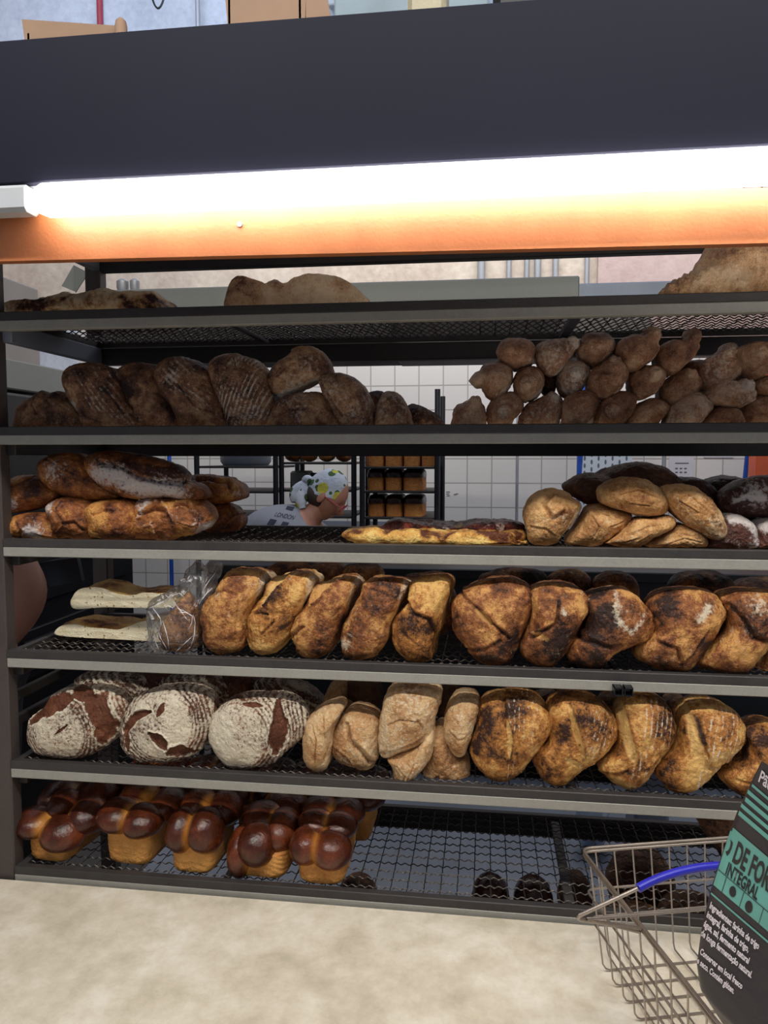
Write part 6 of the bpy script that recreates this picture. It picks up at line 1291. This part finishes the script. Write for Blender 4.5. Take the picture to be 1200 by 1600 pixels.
# the bag's front runs to the right and towards the camera, its text sloping down to the right
nS = len(axis_l); U = 24
wv = np.array([.125, -.05, -.085])
rowsP = []
wsc = [.30, .55, .8, 1, 1.05, 1.05, 1.05, 1.05, 1.0, .85]
def sect(i, f):
    return axis_l[i] * (1 - f) + axis_l[min(i + 1, nS - 1)] * f, wsc[i] * (1 - f) + wsc[min(i + 1, nS - 1)] * f
backv = np.array([.03, .085, -.01])
def S(u, s):
    """s in 0..nS-1 down the bag, u around: 0..1 front, 1..2 back"""
    i = int(min(s, nS - 1.001)); p, w_ = sect(i, s - i)
    ang = math.pi * u; fr_ = (1 - math.cos(math.pi * min(u, 1))) / 2 if u <= 1 else (1 + math.cos(math.pi * (u - 1))) / 2
    bulge = math.sin(math.pi * u)             # + front, - back
    nrm_ = np.array([-.25, -.9, .35]); nrm_ /= np.linalg.norm(nrm_)
    return p + wv * w_ * fr_ + nrm_ * (.030 * bulge * min(1, w_) * (abs(math.sin(math.pi * min(1, max(0, (s + .3) / (nS)))) ) ** .3)) + backv * .25
bag = props(empty('printed_bread_bag', tuple(S(.5, nS - 1.2) * [1, 1, 0] + [0, 0, ZC])), 'black bread bag with teal printed band and white text standing in the wire basket', 'bag')
NS, NU = 60, 48
V = [S(2 * k / NU, (nS - 1.01) * j / NS) for j in range(NS + 1) for k in range(NU)]
V = np.array(V); V = V + (.0035 * fbm(V, 35, 3, 3))[:, None] * np.array([-.2, -1, .3])
f = [(j * NU + k, j * NU + (k + 1) % NU, (j + 1) * NU + (k + 1) % NU, (j + 1) * NU + k) for j in range(NS) for k in range(NU)] + [tuple(range(NU)), tuple(NS * NU + q for q in range(NU))[::-1]]
mb = MB(); mb.add(V, f)
mb.build('bag_body', plain('black_printed_film', '3a3436', .35, 0, .08, 10, .0015, 50), bag)
bvb = BVHTree.FromPolygons([Vector(v.tolist()) for v in V], [q for q in f])
# print frame in photo pixels: text baseline direction and down direction, projected to the bag's surface
o_ = np.array([1150., 1297.]); du_ = np.array([.76, .65]); dv_ = np.array([-.30, .95])
def onbag(x, y, off=.0012):
    px = o_ + du_ * x + dv_ * y; d = ray(*px); d = d / np.linalg.norm(d); h = bvb.ray_cast(Vector(CAM.tolist()), Vector(d.tolist()))
    return None if h[0] is None else np.array(h[0]) - d * off
def patch(name, x0, y0, x1, y1, mat, off=.0012, nx=24, ny=8, mbx=None):
    mb = mbx or MB(); pts = {}; f = []; v = []
    for i in range(nx + 1):
        for j in range(ny + 1):
            p = onbag(x0 + (x1 - x0) * i / nx, y0 + (y1 - y0) * j / ny, off)
            if p is not None: pts[(i, j)] = len(v); v.append(p)
    for i in range(nx):
        for j in range(ny):
            q = [(i, j), (i + 1, j), (i + 1, j + 1), (i, j + 1)]
            if all(k in pts for k in q): f.append([pts[k] for k in q])
    if f: mb.add(v, f)
    if mbx is None and f: return mb.build(name, mat, bag)
teal = plain('teal_print', '6fb0a4', .4, 0, .04, 10); inkb = plain('black_print', '2c2a2c', .4, 0, .04, 10); whi = plain('white_print', 'ece2e6', .5, 0, .03, 10)
patch('teal_band', -30, 0, 150, 96, teal, nx=60, ny=30)
for y0, y1 in ((-78, -74), (-66, -60), (-54, -47), (-41, -35), (-29, -22), (108, 111)): patch('teal_stripe', -34, y0, 150, y1, teal, .0012, 50, 2)
def ftext(body, x, y, size, name, mat, sx=1.0, off=.002, bold=0.0, sh=0):
    c = bpy.data.curves.new(name, 'FONT'); c.body = body; c.size = 1; c.offset = bold; c.resolution_u = 3; o = bpy.data.objects.new(name, c); COL.objects.link(o); bpy.context.view_layer.update()
    me = bpy.data.meshes.new_from_object(o.evaluated_get(bpy.context.evaluated_depsgraph_get())); bpy.data.objects.remove(o)
    bm_ = __import__('bmesh').new(); bm_.from_mesh(me); dead = []
    for v in bm_.verts:
        p = onbag(x + v.co.x * size * sx, y - v.co.y * size, off)
        if p is None: dead.append(v)
        else: v.co = Vector(p.tolist())
    __import__('bmesh').ops.delete(bm_, geom=dead, context='VERTS'); bm_.to_mesh(me); bm_.free(); me.name = name
    if len(me.polygons): return link(name, me, mat, bag)
ftext('PÃO DE FORMA', -40, 44, 46, 'bag_title', inkb, .46, bold=.03)
ftext('INTEGRAL', 4, 68, 27, 'bag_subtitle', inkb, .52, bold=.03)
mb = MB(); patch('', -30, 70, 150, 71.2, None, .002, 50, 1, mb)
for x in (8, 44, 84): patch('', x, 71, x + 1, 96, None, .002, 1, 6, mb)
mb.build('table_lines', inkb, bag)
mb = MB()
for cx_, cy_, r_ in ((26, 84, 8), (60, 86, 9), (-6, 84, 7)):
    v = [onbag(cx_, cy_, .002)] + [onbag(cx_ + r_ * math.cos(a) * .8, cy_ + r_ * math.sin(a) * (1.1 if math.sin(a) < 0 else .9), .002) for a in np.linspace(0, 2 * np.pi, 16, endpoint=False)]
    if all(p is not None for p in v): mb.add(v, [(0, 1 + i, 1 + (i + 1) % 16) for i in range(16)])
if mb.n: mb.build('fruit_icons', inkb, bag)
body_lines = ['Ingredientes: farinha de trigo', 'integral, farinha de trigo,', 'água, sal, fermento natural', 'de longa fermentação natural.']
for i, t_ in enumerate(body_lines): ftext(t_, -4 + 0 * i, 130 + 15 * i, 14, 'ingredients_text', whi, .62, bold=.03)
for i, t_ in enumerate(['Conservar em local fresco', 'e seco. Contém glúten.']): ftext(t_, 4, 200 + 15 * i, 13, 'storage_text', whi, .62, bold=.03)
ftext('Pão', 10, -88, 26, 'script_title', whi, .7, bold=.02)
